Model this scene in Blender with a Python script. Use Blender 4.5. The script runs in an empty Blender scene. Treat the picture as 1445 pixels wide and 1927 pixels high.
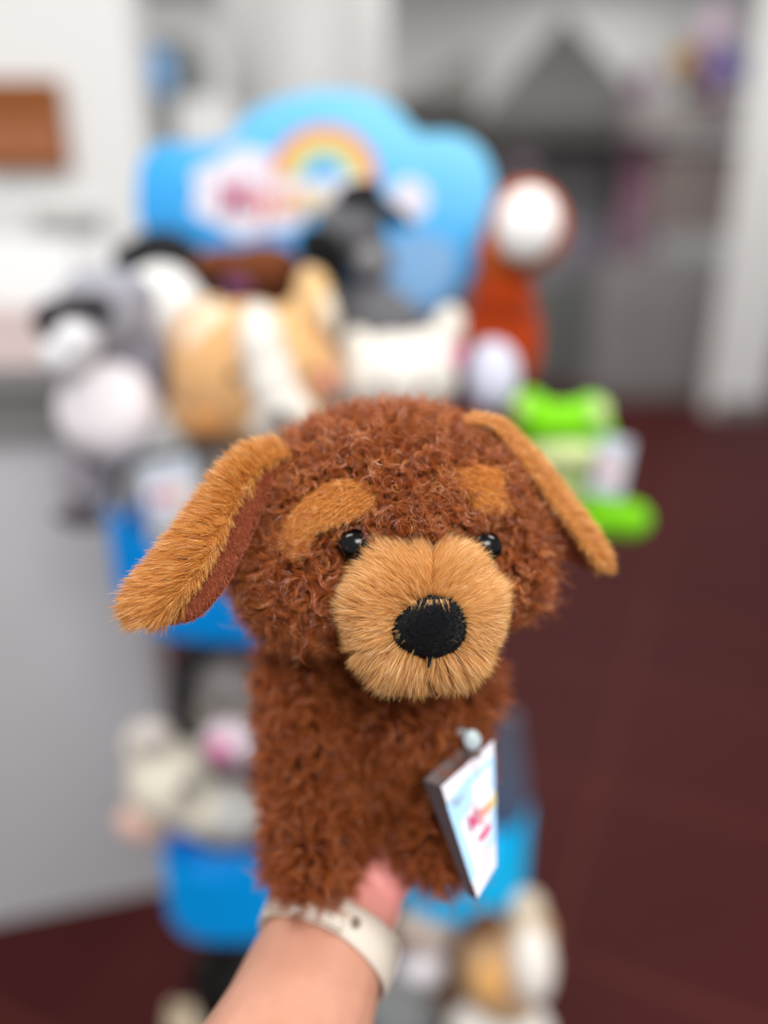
import bpy, bmesh, math
import numpy as np
from mathutils import Vector, Matrix, Euler

rng = np.random.default_rng(7)
COL = bpy.context.scene.collection
SC = bpy.context.scene

# ------------------------------------------------------------------ camera
CAM_Z, PITCH, F = 1.5, math.radians(20), 1450.0
cam_d = bpy.data.cameras.new('camera'); cam = bpy.data.objects.new('camera', cam_d); COL.objects.link(cam)
cam.location = (0, 0, CAM_Z); cam.rotation_euler = (math.radians(90) - PITCH, 0, 0)
cam_d.sensor_fit = 'VERTICAL'; cam_d.sensor_height = 36.0; cam_d.lens = 36.0 * F / 1927
cam_d.clip_start = 0.02; cam_d.clip_end = 60
cam_d.dof.use_dof = True
cam_d.dof.focus_distance = 0.358
cam_d.dof.aperture_fstop = 1.22
SC.camera = cam

# ------------------------------------------------------------------ view + world + lamps
SC.view_settings.view_transform = 'Standard'; SC.view_settings.look = 'None'
SC.view_settings.exposure = 0.0; SC.view_settings.gamma = 1.0; SC.view_settings.use_curve_mapping = False
w = bpy.data.worlds.new('world'); SC.world = w; w.use_nodes = True
w.node_tree.nodes['Background'].inputs[0].default_value = (0.93, 0.96, 1.0, 1)
w.node_tree.nodes['Background'].inputs[1].default_value = 0.62

def area(name, loc, tgt, sx, sy, power, color=(1, 1, 1)):
    l = bpy.data.lights.new(name, 'AREA'); l.shape = 'RECTANGLE'; l.size = sx; l.size_y = sy
    l.energy = power; l.color = color
    o = bpy.data.objects.new(name, l); COL.objects.link(o); o.location = loc
    o.rotation_euler = (Vector(tgt) - Vector(loc)).to_track_quat('-Z', 'Y').to_euler()
    return o
for (x, y, p) in ((-1.5, 0.3, 82), (2.0, 0.6, 95), (-2.2, 5.0, 60), (1.4, 5.4, 125), (2.6, 9.8, 25), (-2.2, 9.0, 80)):
    area('overhead_fill', (x, y, 4.3), (x, y, 0), 1.6, 0.8, p, (1, 0.98, 0.95))  # unseen overhead lamps, added and shifted to brighten the stand and stalls
area('key_light', (0.7, -1.6, 3.2), (0, 0.6, 1.2), 1.2, 0.8, 74, (1, 0.985, 0.96))  # added unseen key light for the puppet, above and behind the camera

# ------------------------------------------------------------------ projection helpers
cp, sp = math.cos(PITCH), math.sin(PITCH)
CAMP = np.array([0, 0, CAM_Z]); RT = np.array([1., 0, 0]); FW = np.array([0, cp, -sp]); UP = np.array([0, sp, cp])
def at_depth(px, py, d):            # point at a distance d along the viewing axis
    px, py, d = np.asarray(px, float), np.asarray(py, float), np.asarray(d, float)
    x = (px - 722.5) / F; v = (963.5 - py) / F
    return CAMP + d[..., None] * (FW + x[..., None] * RT + v[..., None] * UP)
def depth_of(py, Y):
    v = (963.5 - py) / F
    return Y / (cp + v * sp)
def at(px, py, Y):                  # point on the upright plane at distance Y
    return at_depth(px, py, depth_of(py, Y))
def project(P):
    q = P - CAMP; d = q @ FW
    return 722.5 + F * (q @ RT) / d, 963.5 - F * (q @ UP) / d
def srgb(r, g, b):
    f = lambda c: (c / 255 / 12.92) if c <= 10 else ((c / 255 + 0.055) / 1.055) ** 2.4
    return (f(r), f(g), f(b), 1)

# ------------------------------------------------------------------ materials
def material(name, color, rough=0.6, spec=0.5, sheen=0.0, noise=None, bump=None, metallic=0.0, coat=0.0, trans=0.0, alpha=None):
    m = bpy.data.materials.new(name); m.use_nodes = True; nt = m.node_tree; b = nt.nodes['Principled BSDF']
    b.inputs['Base Color'].default_value = color; b.inputs['Roughness'].default_value = rough
    b.inputs['Specular IOR Level'].default_value = spec; b.inputs['Metallic'].default_value = metallic
    b.inputs['Coat Weight'].default_value = coat; b.inputs['Transmission Weight'].default_value = trans
    if sheen:
        b.inputs['Sheen Weight'].default_value = sheen; b.inputs['Sheen Roughness'].default_value = 0.5
    tc = nt.nodes.new('ShaderNodeTexCoord')
    if noise:
        sc_, c2 = noise
        n = nt.nodes.new('ShaderNodeTexNoise'); n.inputs['Scale'].default_value = sc_; n.inputs['Detail'].default_value = 4
        mx = nt.nodes.new('ShaderNodeMix'); mx.data_type = 'RGBA'
        mx.inputs[6].default_value = color; mx.inputs[7].default_value = c2
        nt.links.new(tc.outputs['Object'], n.inputs['Vector']); nt.links.new(n.outputs['Fac'], mx.inputs[0])
        nt.links.new(mx.outputs[2], b.inputs['Base Color'])
    if bump:
        sc_, st = bump
        n = nt.nodes.new('ShaderNodeTexNoise'); n.inputs['Scale'].default_value = sc_; n.inputs['Detail'].default_value = 6
        bp = nt.nodes.new('ShaderNodeBump'); bp.inputs['Strength'].default_value = st; bp.inputs['Distance'].default_value = 0.004
        nt.links.new(tc.outputs['Object'], n.inputs['Vector']); nt.links.new(n.outputs['Fac'], bp.inputs['Height'])
        nt.links.new(bp.outputs['Normal'], b.inputs['Normal'])
    return m
def plush_mat(name, c, c2=None):
    col = srgb(*c); c2 = srgb(*c2) if c2 else tuple(x * 0.82 for x in col[:3]) + (1,)
    return material(name, col, 0.9, 0.15, 0.08, noise=(35, c2), bump=(260, 0.7))
def fur_mat(name, ca, cb, cc, rough=0.42, spec=0.5, transl=0.3):
    m = bpy.data.materials.new(name); m.use_nodes = True; nt = m.node_tree; b = nt.nodes['Principled BSDF']
    at_ = nt.nodes.new('ShaderNodeAttribute'); at_.attribute_name = 'strand_random'
    r = nt.nodes.new('ShaderNodeValToRGB'); e = r.color_ramp.elements
    e[0].color = srgb(*ca); e[1].color = srgb(*cc); n = e.new(0.5); n.color = srgb(*cb)
    nt.links.new(at_.outputs['Fac'], r.inputs['Fac']); nt.links.new(r.outputs['Color'], b.inputs['Base Color'])
    b.inputs['Roughness'].default_value = rough; b.inputs['Specular IOR Level'].default_value = spec
    t = nt.nodes.new('ShaderNodeBsdfTranslucent'); nt.links.new(r.outputs['Color'], t.inputs['Color'])
    mx = nt.nodes.new('ShaderNodeMixShader'); mx.inputs[0].default_value = transl
    nt.links.new(b.outputs[0], mx.inputs[1]); nt.links.new(t.outputs[0], mx.inputs[2])
    nt.links.new(mx.outputs[0], nt.nodes['Material Output'].inputs['Surface'])
    return m

# ------------------------------------------------------------------ object helpers
def tag(o, label=None, cat=None, group=None, kind=None):
    if label: o['label'] = label
    if cat: o['category'] = cat
    if group: o['group'] = group
    if kind: o['kind'] = kind
    return o
def thing(name, loc, label, cat, group=None):
    o = bpy.data.objects.new(name, None); COL.objects.link(o); o.location = tuple(float(v) for v in loc)
    o.empty_display_size = 0.02
    return tag(o, label, cat, group)
def world_loc(o):
    v = Vector((0, 0, 0))
    while o is not None: v = v + o.location; o = o.parent
    return v
def link(name, me, parent=None):
    """Link a mesh made in world coordinates; it is re-based on its parent (or its own base)."""
    o = bpy.data.objects.new(name, me); COL.objects.link(o)
    if parent is not None:
        o.parent = parent
        me.transform(Matrix.Translation(-world_loc(parent)))
    else:
        co = np.empty(len(me.vertices) * 3, np.float32); me.vertices.foreach_get('co', co); co = co.reshape(-1, 3)
        base = ((co[:, 0].min() + co[:, 0].max()) / 2, (co[:, 1].min() + co[:, 1].max()) / 2, co[:, 2].min())
        me.transform(Matrix.Translation(-Vector([float(b) for b in base]))); o.location = [float(b) for b in base]
    return o
def mesh_arrays(name, V, faces_list, mats, smooth=True, attr=None):
    """faces_list: [(array n x k, material_index)]"""
    me = bpy.data.meshes.new(name)
    me.vertices.add(len(V)); me.vertices.foreach_set('co', np.asarray(V, np.float32).ravel())
    loops = np.concatenate([f.ravel() for f, _ in faces_list]).astype(np.int32)
    tot = np.concatenate([np.full(len(f), f.shape[1], np.int32) for f, _ in faces_list])
    mi = np.concatenate([np.full(len(f), k, np.int32) for f, k in faces_list])
    start = np.concatenate([[0], np.cumsum(tot)[:-1]]).astype(np.int32)
    me.loops.add(len(loops)); me.loops.foreach_set('vertex_index', loops)
    me.polygons.add(len(tot)); me.polygons.foreach_set('loop_start', start)
    me.polygons.foreach_set('material_index', mi)
    me.polygons.foreach_set('use_smooth', np.full(len(tot), smooth, bool))
    if attr is not None:
        a = me.attributes.new('strand_random', 'FLOAT', 'POINT'); a.data.foreach_set('value', np.asarray(attr, np.float32))
    for m in mats: me.materials.append(m)
    me.update(calc_edges=True)
    return me
def bm_mesh(name, bm, mat, smooth=True):
    me = bpy.data.meshes.new(name); bmesh.ops.recalc_face_normals(bm, faces=bm.faces)
    for f in bm.faces: f.smooth = smooth
    bm.to_mesh(me); bm.free()
    for m in (mat if isinstance(mat, (list, tuple)) else [mat]): me.materials.append(m)
    return me
DG = None
def baked(me, mods):
    """Mesh with modifiers applied."""
    o = bpy.data.objects.new('bake', me); COL.objects.link(o)
    for kind, kw in mods:
        md = o.modifiers.new(kind, kind)
        for k, v in kw.items(): setattr(md, k, v)
    dg = bpy.context.evaluated_depsgraph_get(); dg.update()
    out = bpy.data.meshes.new_from_object(o.evaluated_get(dg))
    bpy.data.objects.remove(o)
    return out

FR = np.array([RT, UP, -FW]).T      # camera-aligned axes (right, up, towards the viewer)
def ell(bm, c, r, roll=0.0, axes=FR, seg=3, yaw=0.0):
    """ellipsoid: centre, radii along the three axes, roll in degrees"""
    R = Matrix([list(map(float, row)) for row in axes]) @ Euler((0, math.radians(yaw), math.radians(roll))).to_matrix()
    M = Matrix.Translation([float(x) for x in c]) @ R.to_4x4() @ Matrix.Diagonal((float(r[0]), float(r[1]), float(r[2]), 1))
    bmesh.ops.create_icosphere(bm, subdivisions=seg, radius=1.0, matrix=M)
def chain(bm, pts, radii, n=8, seg=2):
    for i in range(len(pts) - 1):
        for k in range(n + (1 if i == len(pts) - 2 else 0)):
            t = k / n
            c = np.array(pts[i]) * (1 - t) + np.array(pts[i + 1]) * t; r = radii[i] * (1 - t) + radii[i + 1] * t
            ell(bm, c, (r, r, r), seg=seg)
def blob_mesh(name, bm, mat, voxel=0.004, smooth=6):
    me = bm_mesh(name, bm, mat)
    me = baked(me, [('REMESH', dict(mode='VOXEL', voxel_size=voxel, use_smooth_shade=True)), ('SMOOTH', dict(factor=0.5, iterations=smooth))])
    me.name = name
    if not me.materials: me.materials.append(mat)
    me.polygons.foreach_set('use_smooth', np.full(len(me.polygons), True, bool))
    return me
def tri_data(me):
    me.calc_loop_triangles()
    V = np.empty(len(me.vertices) * 3, np.float32); me.vertices.foreach_get('co', V); V = V.reshape(-1, 3).astype(float)
    N = np.empty(len(me.vertices) * 3, np.float32); me.vertices.foreach_get('normal', N); N = N.reshape(-1, 3).astype(float)
    T = np.empty(len(me.loop_triangles) * 3, np.int32); me.loop_triangles.foreach_get('vertices', T); T = T.reshape(-1, 3)
    return V, N, T
def tube(bm, pts, r, seg=8, r_end=None, closed=False):
    pts = [np.asarray(p, float) for p in pts]; rings = []
    for i, p in enumerate(pts):
        a = pts[(i - 1) % len(pts)] if (i > 0 or closed) else p; b = pts[(i + 1) % len(pts)] if (i < len(pts) - 1 or closed) else p
        t = b - a; t /= np.linalg.norm(t) + 1e-12
        ref = np.array([0, 0, 1.]) if abs(t[2]) < 0.9 else np.array([1., 0, 0])
        u = np.cross(t, ref); u /= np.linalg.norm(u); v = np.cross(t, u)
        rr = r if r_end is None else r + (r_end - r) * i / (len(pts) - 1)
        rings.append([bm.verts.new(p + rr * (math.cos(2 * math.pi * k / seg) * u + math.sin(2 * math.pi * k / seg) * v)) for k in range(seg)])
    m = len(rings)
    for i in range(m if closed else m - 1):
        A, B = rings[i], rings[(i + 1) % m]
        for k in range(seg): bm.faces.new((A[k], A[(k + 1) % seg], B[(k + 1) % seg], B[k]))
    if not closed: bm.faces.new(rings[0]); bm.faces.new(rings[-1])
def box(bm, lo, hi, M=None):
    c = [(a + b) / 2 for a, b in zip(lo, hi)]; s = [b - a for a, b in zip(lo, hi)]
    m = Matrix.Translation(c) @ Matrix.Diagonal((*s, 1))
    bmesh.ops.create_cube(bm, size=1.0, matrix=(M @ m) if M is not None else m)
def bezier_smooth(pts, n=6, closed=True):
    P = [np.asarray(p, float) for p in pts]; out = []; m = len(P)
    for i in range(m if closed else m - 1):
        p0 = P[(i - 1) % m] if (closed or i > 0) else P[i]; p1 = P[i]; p2 = P[(i + 1) % m]
        p3 = P[(i + 2) % m] if (closed or i + 2 < m) else p2
        for k in range(n):
            t = k / n
            out.append(0.5 * ((2 * p1) + (-p0 + p2) * t + (2 * p0 - 5 * p1 + 4 * p2 - p3) * t * t + (-p0 + 3 * p1 - 3 * p2 + p3) * t ** 3))
    if not closed: out.append(P[-1])
    return out
def slab(name, pts, thick_vec, mat, parent=None, smooth=False):
    """solid plate: outline points in world space extruded by thick_vec"""
    bm = bmesh.new(); a = [bm.verts.new(p) for p in pts]; b = [bm.verts.new(np.asarray(p) + thick_vec) for p in pts]
    bm.faces.new(a); bm.faces.new(list(reversed(b)))
    for i in range(len(a)): bm.faces.new((a[i], b[i], b[(i + 1) % len(a)], a[(i + 1) % len(a)]))
    bmesh.ops.triangulate(bm, faces=[f for f in bm.faces if len(f.verts) > 4])
    return link(name, bm_mesh(name, bm, mat, smooth), parent)
def in_poly(x, y, poly):
    inside = np.zeros(np.shape(x), bool); n = len(poly)
    for i in range(n):
        x1, y1 = poly[i]; x2, y2 = poly[(i + 1) % n]
        c = ((y1 > y) != (y2 > y)) & (x < (x2 - x1) * (y - y1) / (y2 - y1 + 1e-12) + x1)
        inside ^= c
    return inside

# ------------------------------------------------------------------ fur
def norm(a): return a / (np.linalg.norm(a, axis=-1, keepdims=True) + 1e-12)
def sample(V, N, T, n, keep=None):
    a, b, c = V[T[:, 0]], V[T[:, 1]], V[T[:, 2]]
    ar = np.linalg.norm(np.cross(b - a, c - a), axis=1)
    if keep is not None:
        ctr = (a + b + c) / 3; nn = norm(N[T[:, 0]] + N[T[:, 1]] + N[T[:, 2]])
        ar = ar * keep(ctr, nn)
    idx = rng.choice(len(T), n, p=ar / ar.sum())
    u, v = rng.random(n), rng.random(n); f = u + v > 1; u[f], v[f] = 1 - u[f], 1 - v[f]
    t = T[idx]; w0 = (1 - u - v)[:, None]; u, v = u[:, None], v[:, None]
    return V[t[:, 0]] * w0 + V[t[:, 1]] * u + V[t[:, 2]] * v, norm(N[t[:, 0]] * w0 + N[t[:, 1]] * u + N[t[:, 2]] * v)
def grow(root, nrm, flow, length, lift, per, spread, K, width, curl=0.0, turns=1.0, gather=0.6, frizz=0.0, lvar=0.3, droop=0.0):
    """Clumped strands. flow: tangent direction per clump; lift 0..1 how upright; curl: helix radius (m)."""
    M = len(root); t = np.linspace(0, 1, K)
    fl = norm(flow - nrm * np.sum(flow * nrm, 1, keepdims=True))
    L = length * (1 + lvar * (rng.random(M) * 2 - 1)); lf = np.clip(lift + 0.15 * rng.standard_normal(M), 0.05, 1)
    ang = (1 - lf)[:, None] * (math.pi / 2) * (0.45 + 0.55 * t[None, :])        # bends over along its length
    dirs = np.cos(ang)[..., None] * nrm[:, None] + np.sin(ang)[..., None] * fl[:, None]
    step = (L / (K - 1))[:, None, None]
    P = np.concatenate([np.zeros((M, 1, 3)), np.cumsum(dirs[:, 1:] * step, 1)], 1)
    P[..., 2] -= droop * L[:, None] * t ** 2
    side = norm(np.cross(nrm, fl))
    if curl > 0:
        ph = rng.random(M) * 2 * math.pi; hand = np.where(rng.random(M) < 0.5, -1, 1)
        a = ph[:, None] + hand[:, None] * 2 * math.pi * (turns * (0.6 + 0.8 * rng.random(M)))[:, None] * t
        rr = curl * (0.6 + 0.8 * rng.random(M))[:, None] * np.minimum(1, t * 2.5)
        axis = norm(dirs[:, K // 2]); s1 = side; s2 = norm(np.cross(axis, s1))
        P += (rr * (np.cos(a) - np.cos(ph)[:, None] * (1 - t)))[..., None] * s1[:, None] + (rr * (np.sin(a) - np.sin(ph)[:, None] * (1 - t)))[..., None] * s2[:, None]
    # strands
    S = M * per; G = np.repeat(np.arange(M), per)
    r = spread * np.sqrt(rng.random(S)); th = rng.random(S) * 2 * math.pi
    off = (r * np.cos(th))[:, None] * fl[G] + (r * np.sin(th))[:, None] * side[G]
    g = 1 - gather * t ** 0.8
    Ls = (1 - 0.35 * rng.random(S))
    Q = P[G] * Ls[:, None, None] + off[:, None] * g[None, :, None] + root[G][:, None]
    if frizz > 0:
        for _ in range(2):
            d = norm(rng.standard_normal((S, 3))); p_ = rng.random(S) * 6.28; fq = 3 + 7 * rng.random(S)
            Q += (frizz * np.sin(p_[:, None] + fq[:, None] * t) * t)[..., None] * d[:, None]
        Q += (frizz * 1.5 * t[None, :, None] ** 1.5) * rng.standard_normal((S, 1, 3))
    W = width * (0.7 + 0.6 * rng.random(S))[:, None] * (1 - 0.75 * t ** 1.5)[None, :]
    rnd = np.clip(0.5 + 0.22 * rng.standard_normal(M)[G] + 0.16 * rng.standard_normal(S), 0, 1)
    return Q, W, rnd
def strands_mesh(Q, W, rnd):
    S, K, _ = Q.shape
    T = norm(np.gradient(Q, axis=1)); ref = norm(rng.standard_normal((S, 3)))[:, None]
    a1 = norm(np.cross(T, ref))
    V = np.stack([Q - 1.35 * W[..., None] * a1, Q + 1.35 * W[..., None] * a1], 2).astype(np.float32).reshape(-1, 3)
    base = ((np.arange(S) * K * 2)[:, None] + (np.arange(K - 1) * 2)[None, :]).astype(np.int32)
    F_ = np.stack([base, base + 1, base + 3, base + 2], -1).reshape(-1, 4)
    return V, F_, np.repeat(rnd, K * 2).astype(np.float32)
def furry(name, skin, furs, mat_skin, mats_fur, parent):
    """one mesh: fabric skin plus its pile. skin=(V,T); furs=[(Q,W,rnd,mat index)]"""
    V = [skin[0]]; fl = [(skin[1], 0)]; at_ = [np.full(len(skin[0]), 0.5)]; o = len(skin[0])
    for Q, W, r, mi in furs:
        v, f, a = strands_mesh(Q, W, r); V.append(v); fl.append((f + o, mi)); at_.append(a); o += len(v)
    return link(name, mesh_arrays(name, np.concatenate(V), fl, [mat_skin] + mats_fur, True, np.concatenate(at_)), parent)

# ================================================================== THE SETTING
m_floor = material('floor_tiles', srgb(84, 44, 42), 0.6, 0.1)
nt = m_floor.node_tree; b = nt.nodes['Principled BSDF']
tc = nt.nodes.new('ShaderNodeTexCoord'); mp = nt.nodes.new('ShaderNodeMapping'); mp.inputs['Rotation'].default_value = (0, 0, math.radians(24))
br = nt.nodes.new('ShaderNodeTexBrick'); br.offset = 0; br.inputs['Color1'].default_value = srgb(64, 22, 21); br.inputs['Color2'].default_value = srgb(60, 21, 20)
br.inputs['Mortar'].default_value = srgb(78, 34, 30); br.inputs['Scale'].default_value = 1; br.inputs['Mortar Size'].default_value = 0.012
br.inputs['Brick Width'].default_value = 0.6; br.inputs['Row Height'].default_value = 0.6
nt.links.new(tc.outputs['Object'], mp.inputs[0]); nt.links.new(mp.outputs[0], br.inputs[0]); nt.links.new(br.outputs[0], b.inputs['Base Color'])
m_wall = material('wall_paint_white', srgb(226, 225, 223), 0.8, 0.2, bump=(40, 0.05))
m_grey = material('wall_paint_grey', srgb(222, 222, 221), 0.85, 0.2, bump=(40, 0.05))
m_white = material('white_lacquer', srgb(236, 235, 233), 0.35, 0.4, bump=(20, 0.02))
m_counter = material('counter_laminate', srgb(196, 195, 197), 0.3, 0.5, noise=(3, srgb(188, 187, 190)))
m_dgrey = material('dark_grey_fabric', srgb(118, 118, 117), 0.9, 0.1, bump=(60, 0.2))
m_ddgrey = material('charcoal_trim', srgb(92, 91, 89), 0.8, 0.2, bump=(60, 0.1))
m_mgrey = material('grey_laminate', srgb(132, 128, 127), 0.6, 0.3, noise=(4, srgb(124, 121, 119)))
m_black = material('black_metal', srgb(16, 15, 16), 0.4, 0.5, bump=(80, 0.05))

def struct(name, lo, hi, mat, M=None):
    bm = bmesh.new(); box(bm, lo, hi, M); o = link(name, bm_mesh(name, bm, mat, False)); o['kind'] = 'structure'; return o
struct('floor', (-6, -3, -0.05), (7, 12, 0), m_floor)
struct('wall_back', (-6, 11.0, 0), (7, 11.15, 4.5), m_grey)
struct('ceiling', (-6, -0.6, 4.5), (7, 11.0, 4.6), m_wall)
# white partition on the left with a straight right-hand end
pr = at(258, 200, 2.7)
struct('wall_left', (-6, 2.7, 0), (pr[0], 2.86, 4.5), m_wall)
# partition on the right
q0 = at(1390, 500, 6.6)
struct('wall_right', (q0[0], 6.6, 0), (q0[0] + 0.42, 6.9, 4.5), m_wall)
struct('baseboard_right', (q0[0] - 0.01, 6.57, 0), (q0[0] + 0.43, 6.6, 0.14), m_mgrey)

# round column behind the cloud sign
c0 = at(575, 100, 4.4)
bm = bmesh.new(); bmesh.ops.create_cone(bm, cap_ends=True, segments=64, radius1=0.40, radius2=0.40, depth=4.5, matrix=Matrix.Translation((c0[0], 4.4, 2.25)))
o = link('column', bm_mesh('column', bm, m_white)); tag(o, 'round white column rising behind the blue cloud sign', 'column')

# ------------------------------------------------------------------ brown sign on the left wall
m_brown = material('tan_board', srgb(140, 82, 38), 0.55, 0.2, noise=(6, srgb(134, 78, 36)))
m_brownlt = material('faded_print', srgb(165, 102, 68), 0.6, 0.3, noise=(10, srgb(158, 96, 62)))
p0 = at(-60, 150, 2.68); p1 = at(132, 320, 2.68)
sg = thing('wall_sign', ((p0[0] + p1[0]) / 2, 2.68, p1[2]), 'square brown sign board with pale rings on the white wall', 'sign')
bm = bmesh.new(); box(bm, (p0[0], 2.66, p1[2]), (p1[0], 2.70, p0[2])); bmesh.ops.bevel(bm, geom=bm.edges[:], offset=0.004, segments=2)
link('board', bm_mesh('board', bm, m_brown, False), sg)
for px in (76, 0):
    c = at(px, 262, 2.6595); slab('printed_disc', [c + 0.062 * np.array([math.cos(a), 0, math.sin(a)]) for a in np.linspace(0, 2 * math.pi, 40, endpoint=False)], np.array([0, 0.001, 0]), m_brownlt, sg)

# ------------------------------------------------------------------ counter on the left
A = np.array([-0.887, 1.35]); Bc = np.array([-0.505, 1.454])
dr = (Bc - A) / np.linalg.norm(Bc - A); ang = math.atan2(dr[1], dr[0])
MC = Matrix.Translation((Bc[0], Bc[1], 0)) @ Matrix.Rotation(ang, 4, 'Z')
ct = thing('service_counter', (Bc[0] - 0.6, Bc[1] + 0.2, 0), 'long pale grey service counter at the left behind the toy stand', 'counter')
bm = bmesh.new(); box(bm, (-2.0, 0, 0.0), (0, 0.62, 1.23), MC); bmesh.ops.bevel(bm, geom=bm.edges[:], offset=0.008, segments=2)
link('body', bm_mesh('body', bm, m_counter, False), ct)
for xx in (-0.42, -0.95, -1.48):
    bm = bmesh.new(); box(bm, (xx - 0.006, -0.006, 0.02), (xx + 0.006, 0.0, 1.12), MC); link('joint_strip', bm_mesh('joint_strip', bm, m_white, False), ct)
bm = bmesh.new(); box(bm, (-2.0, -0.012, 1.13), (0.0, -0.0005, 1.229), MC); link('fascia_band', bm_mesh('fascia_band', bm, m_mgrey, False), ct)
bm = bmesh.new(); box(bm, (-2.02, -0.035, 1.23), (0.02, 0.64, 1.27), MC); bmesh.ops.bevel(bm, geom=bm.edges[:], offset=0.01, segments=3)
link('worktop', bm_mesh('worktop', bm, m_mgrey, False), ct)
def wbox(name, px, py_top, py_bot, wpx, Y, dep, mat, label, cat, to_floor=False):
    """an upright box whose front face stands at distance Y"""
    c = at(px, (py_top + py_bot) / 2, Y); t = at(px, py_top, Y); bt = at(px, py_bot, Y); wx = wpx * depth_of((py_top + py_bot) / 2, Y) / F
    bm = bmesh.new(); box(bm, (c[0] - wx / 2, Y, 0.0 if to_floor else bt[2]), (c[0] + wx / 2, Y + dep, t[2])); bmesh.ops.bevel(bm, geom=bm.edges[:], offset=min(0.006, wx * 0.1), segments=2)
    o = link(name, bm_mesh(name, bm, mat, False)); return tag(o, label, cat)
m_pinkish = material('pale_pink_card', srgb(214, 194, 190), 0.7, 0.3, noise=(5, srgb(205, 186, 182)))
m_offw = material('off_white_plastic', srgb(238, 238, 237), 0.4, 0.4, bump=(30, 0.02))
m_putty = material('putty_grey', srgb(170, 170, 166), 0.6, 0.3, bump=(30, 0.05))
CT = 1.27   # counter top height
def on_counter(px, Y, wpx, h, dep, mat, name, label, cat):
    d = Y / cp; py = 963.5
    v = (CT + h / 2 - CAM_Z) ; # centre height
    # camera depth of that height at distance Y
    dd = Y * cp + (CAM_Z - (CT + h / 2)) * sp; x = (px - 722.5) / F * dd; wx = wpx * dd / F
    bm = bmesh.new(); box(bm, (x - wx / 2, Y, CT + 0.001), (x + wx / 2, Y + dep, CT + h)); bmesh.ops.bevel(bm, geom=bm.edges[:], offset=0.006, segments=2)
    o = link(name, bm_mesh(name, bm, mat, False)); tag(o, label, cat); return o, (x, Y, CT + h, wx)
on_counter(12, 1.42, 150, 0.1, 0.08, m_pinkish, 'paper_box', 'pale pink box on the counter at the left edge', 'box')
pr_, (x, y, z, wx) = on_counter(60, 1.60, 175, 0.22, 0.22, m_offw, 'receipt_printer', 'white boxy till machine standing on the counter', 'machine')
o_, _ = on_counter(205, 1.66, 110, 0.17, 0.2, material('light_grey_plastic', srgb(222, 221, 218), 0.5, 0.4, bump=(30, 0.02)), 'storage_box', 'light grey box beside the white till machine', 'box')
# grey clipboard-like handle strip above the boxes, fixed to the wall
wbox('wall_bracket', 120, 398, 432, 120, 2.63, 0.07, m_putty, 'short grey bracket strip fixed to the white wall', 'bracket')

# ------------------------------------------------------------------ things between wall and column
m_glass = material('smoked_panel', srgb(120, 126, 126), 0.3, 0.5, noise=(3, srgb(140, 144, 144)))
m_bluebag = material('blue_foil', srgb(95, 160, 220), 0.35, 0.5, noise=(8, srgb(120, 175, 225)))
wd = wbox('display_cabinet', 318, 70, 470, 105, 3.8, 0.4, m_glass, 'tall dull grey cabinet between the white wall and the column', 'cabinet', True)
def solo_blob(name, px, py, Y, rx, ry, rz, mat, label, cat, group=None, roll=0, string=0.35):
    s = depth_of(py, Y) / F; bm = bmesh.new(); ell(bm, at(px, py, Y), (rx * s, ry * s, rz * s), roll)
    # slight knot / neck so that it is not a bare ball
    ell(bm, at(px, py + ry * 0.95, Y), (rx * s * 0.18, ry * s * 0.18, rz * s * 0.18), seg=2)
    o = link(name, blob_mesh(name, bm, mat, max(0.004, rx * s * 0.08), 3)); tag(o, label, cat, group)
    c_ = at(px, py + ry, Y); bm = bmesh.new(); tube(bm, [c_, c_ - np.array([0.01, 0, string])], 0.002, 6); link('string', bm_mesh('string', bm, m_offw), o)
    return o
solo_blob('balloon', 298, 135, 3.5, 27, 48, 27, m_bluebag, 'blue balloon in front of the dull grey cabinet', 'balloon', string=2.28)
wbox('white_carton', 385, 185, 430, 92, 3.2, 0.3, m_offw, 'tall white carton beside the grey cabinet at the column', 'box', True)

# ------------------------------------------------------------------ canopy, cabinets and hanging goods on the right
def roof(name, apex, base_pts, mat):
    bm = bmesh.new(); a = bm.verts.new(apex); bs = [bm.verts.new(p) for p in base_pts]
    for i in range(len(bs)): bm.faces.new((a, bs[i], bs[(i + 1) % len(bs)]))
    bm.faces.new(bs); return bm_mesh(name, bm, mat, False)
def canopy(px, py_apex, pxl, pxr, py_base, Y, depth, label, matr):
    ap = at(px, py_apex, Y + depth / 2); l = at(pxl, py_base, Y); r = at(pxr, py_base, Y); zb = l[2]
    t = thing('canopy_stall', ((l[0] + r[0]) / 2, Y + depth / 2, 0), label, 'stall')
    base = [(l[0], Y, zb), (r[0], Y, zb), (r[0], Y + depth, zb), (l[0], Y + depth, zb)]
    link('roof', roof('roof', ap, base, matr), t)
    bm = bmesh.new(); box(bm, (l[0], Y, zb - 0.22), (r[0], Y + depth, zb - 0.002)); link('shade_band', bm_mesh('shade_band', bm, m_ddgrey, False), t)  # dark box standing in for the shade band under the roof
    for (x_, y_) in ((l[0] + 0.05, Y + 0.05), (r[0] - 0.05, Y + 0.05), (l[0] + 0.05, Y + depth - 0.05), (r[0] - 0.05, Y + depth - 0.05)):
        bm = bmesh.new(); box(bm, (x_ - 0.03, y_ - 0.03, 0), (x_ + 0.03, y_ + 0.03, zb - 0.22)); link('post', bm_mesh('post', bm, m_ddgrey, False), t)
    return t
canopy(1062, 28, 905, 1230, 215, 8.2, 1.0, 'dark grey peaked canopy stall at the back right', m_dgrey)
m_lgr = material('mid_grey_fabric', srgb(150, 149, 146), 0.9, 0.1, bump=(60, 0.2))
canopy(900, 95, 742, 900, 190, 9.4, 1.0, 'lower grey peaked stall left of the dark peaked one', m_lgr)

m_shelf = material('stall_panel_grey', srgb(158, 155, 157), 0.7, 0.2, noise=(2, srgb(140, 138, 139)))
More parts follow.
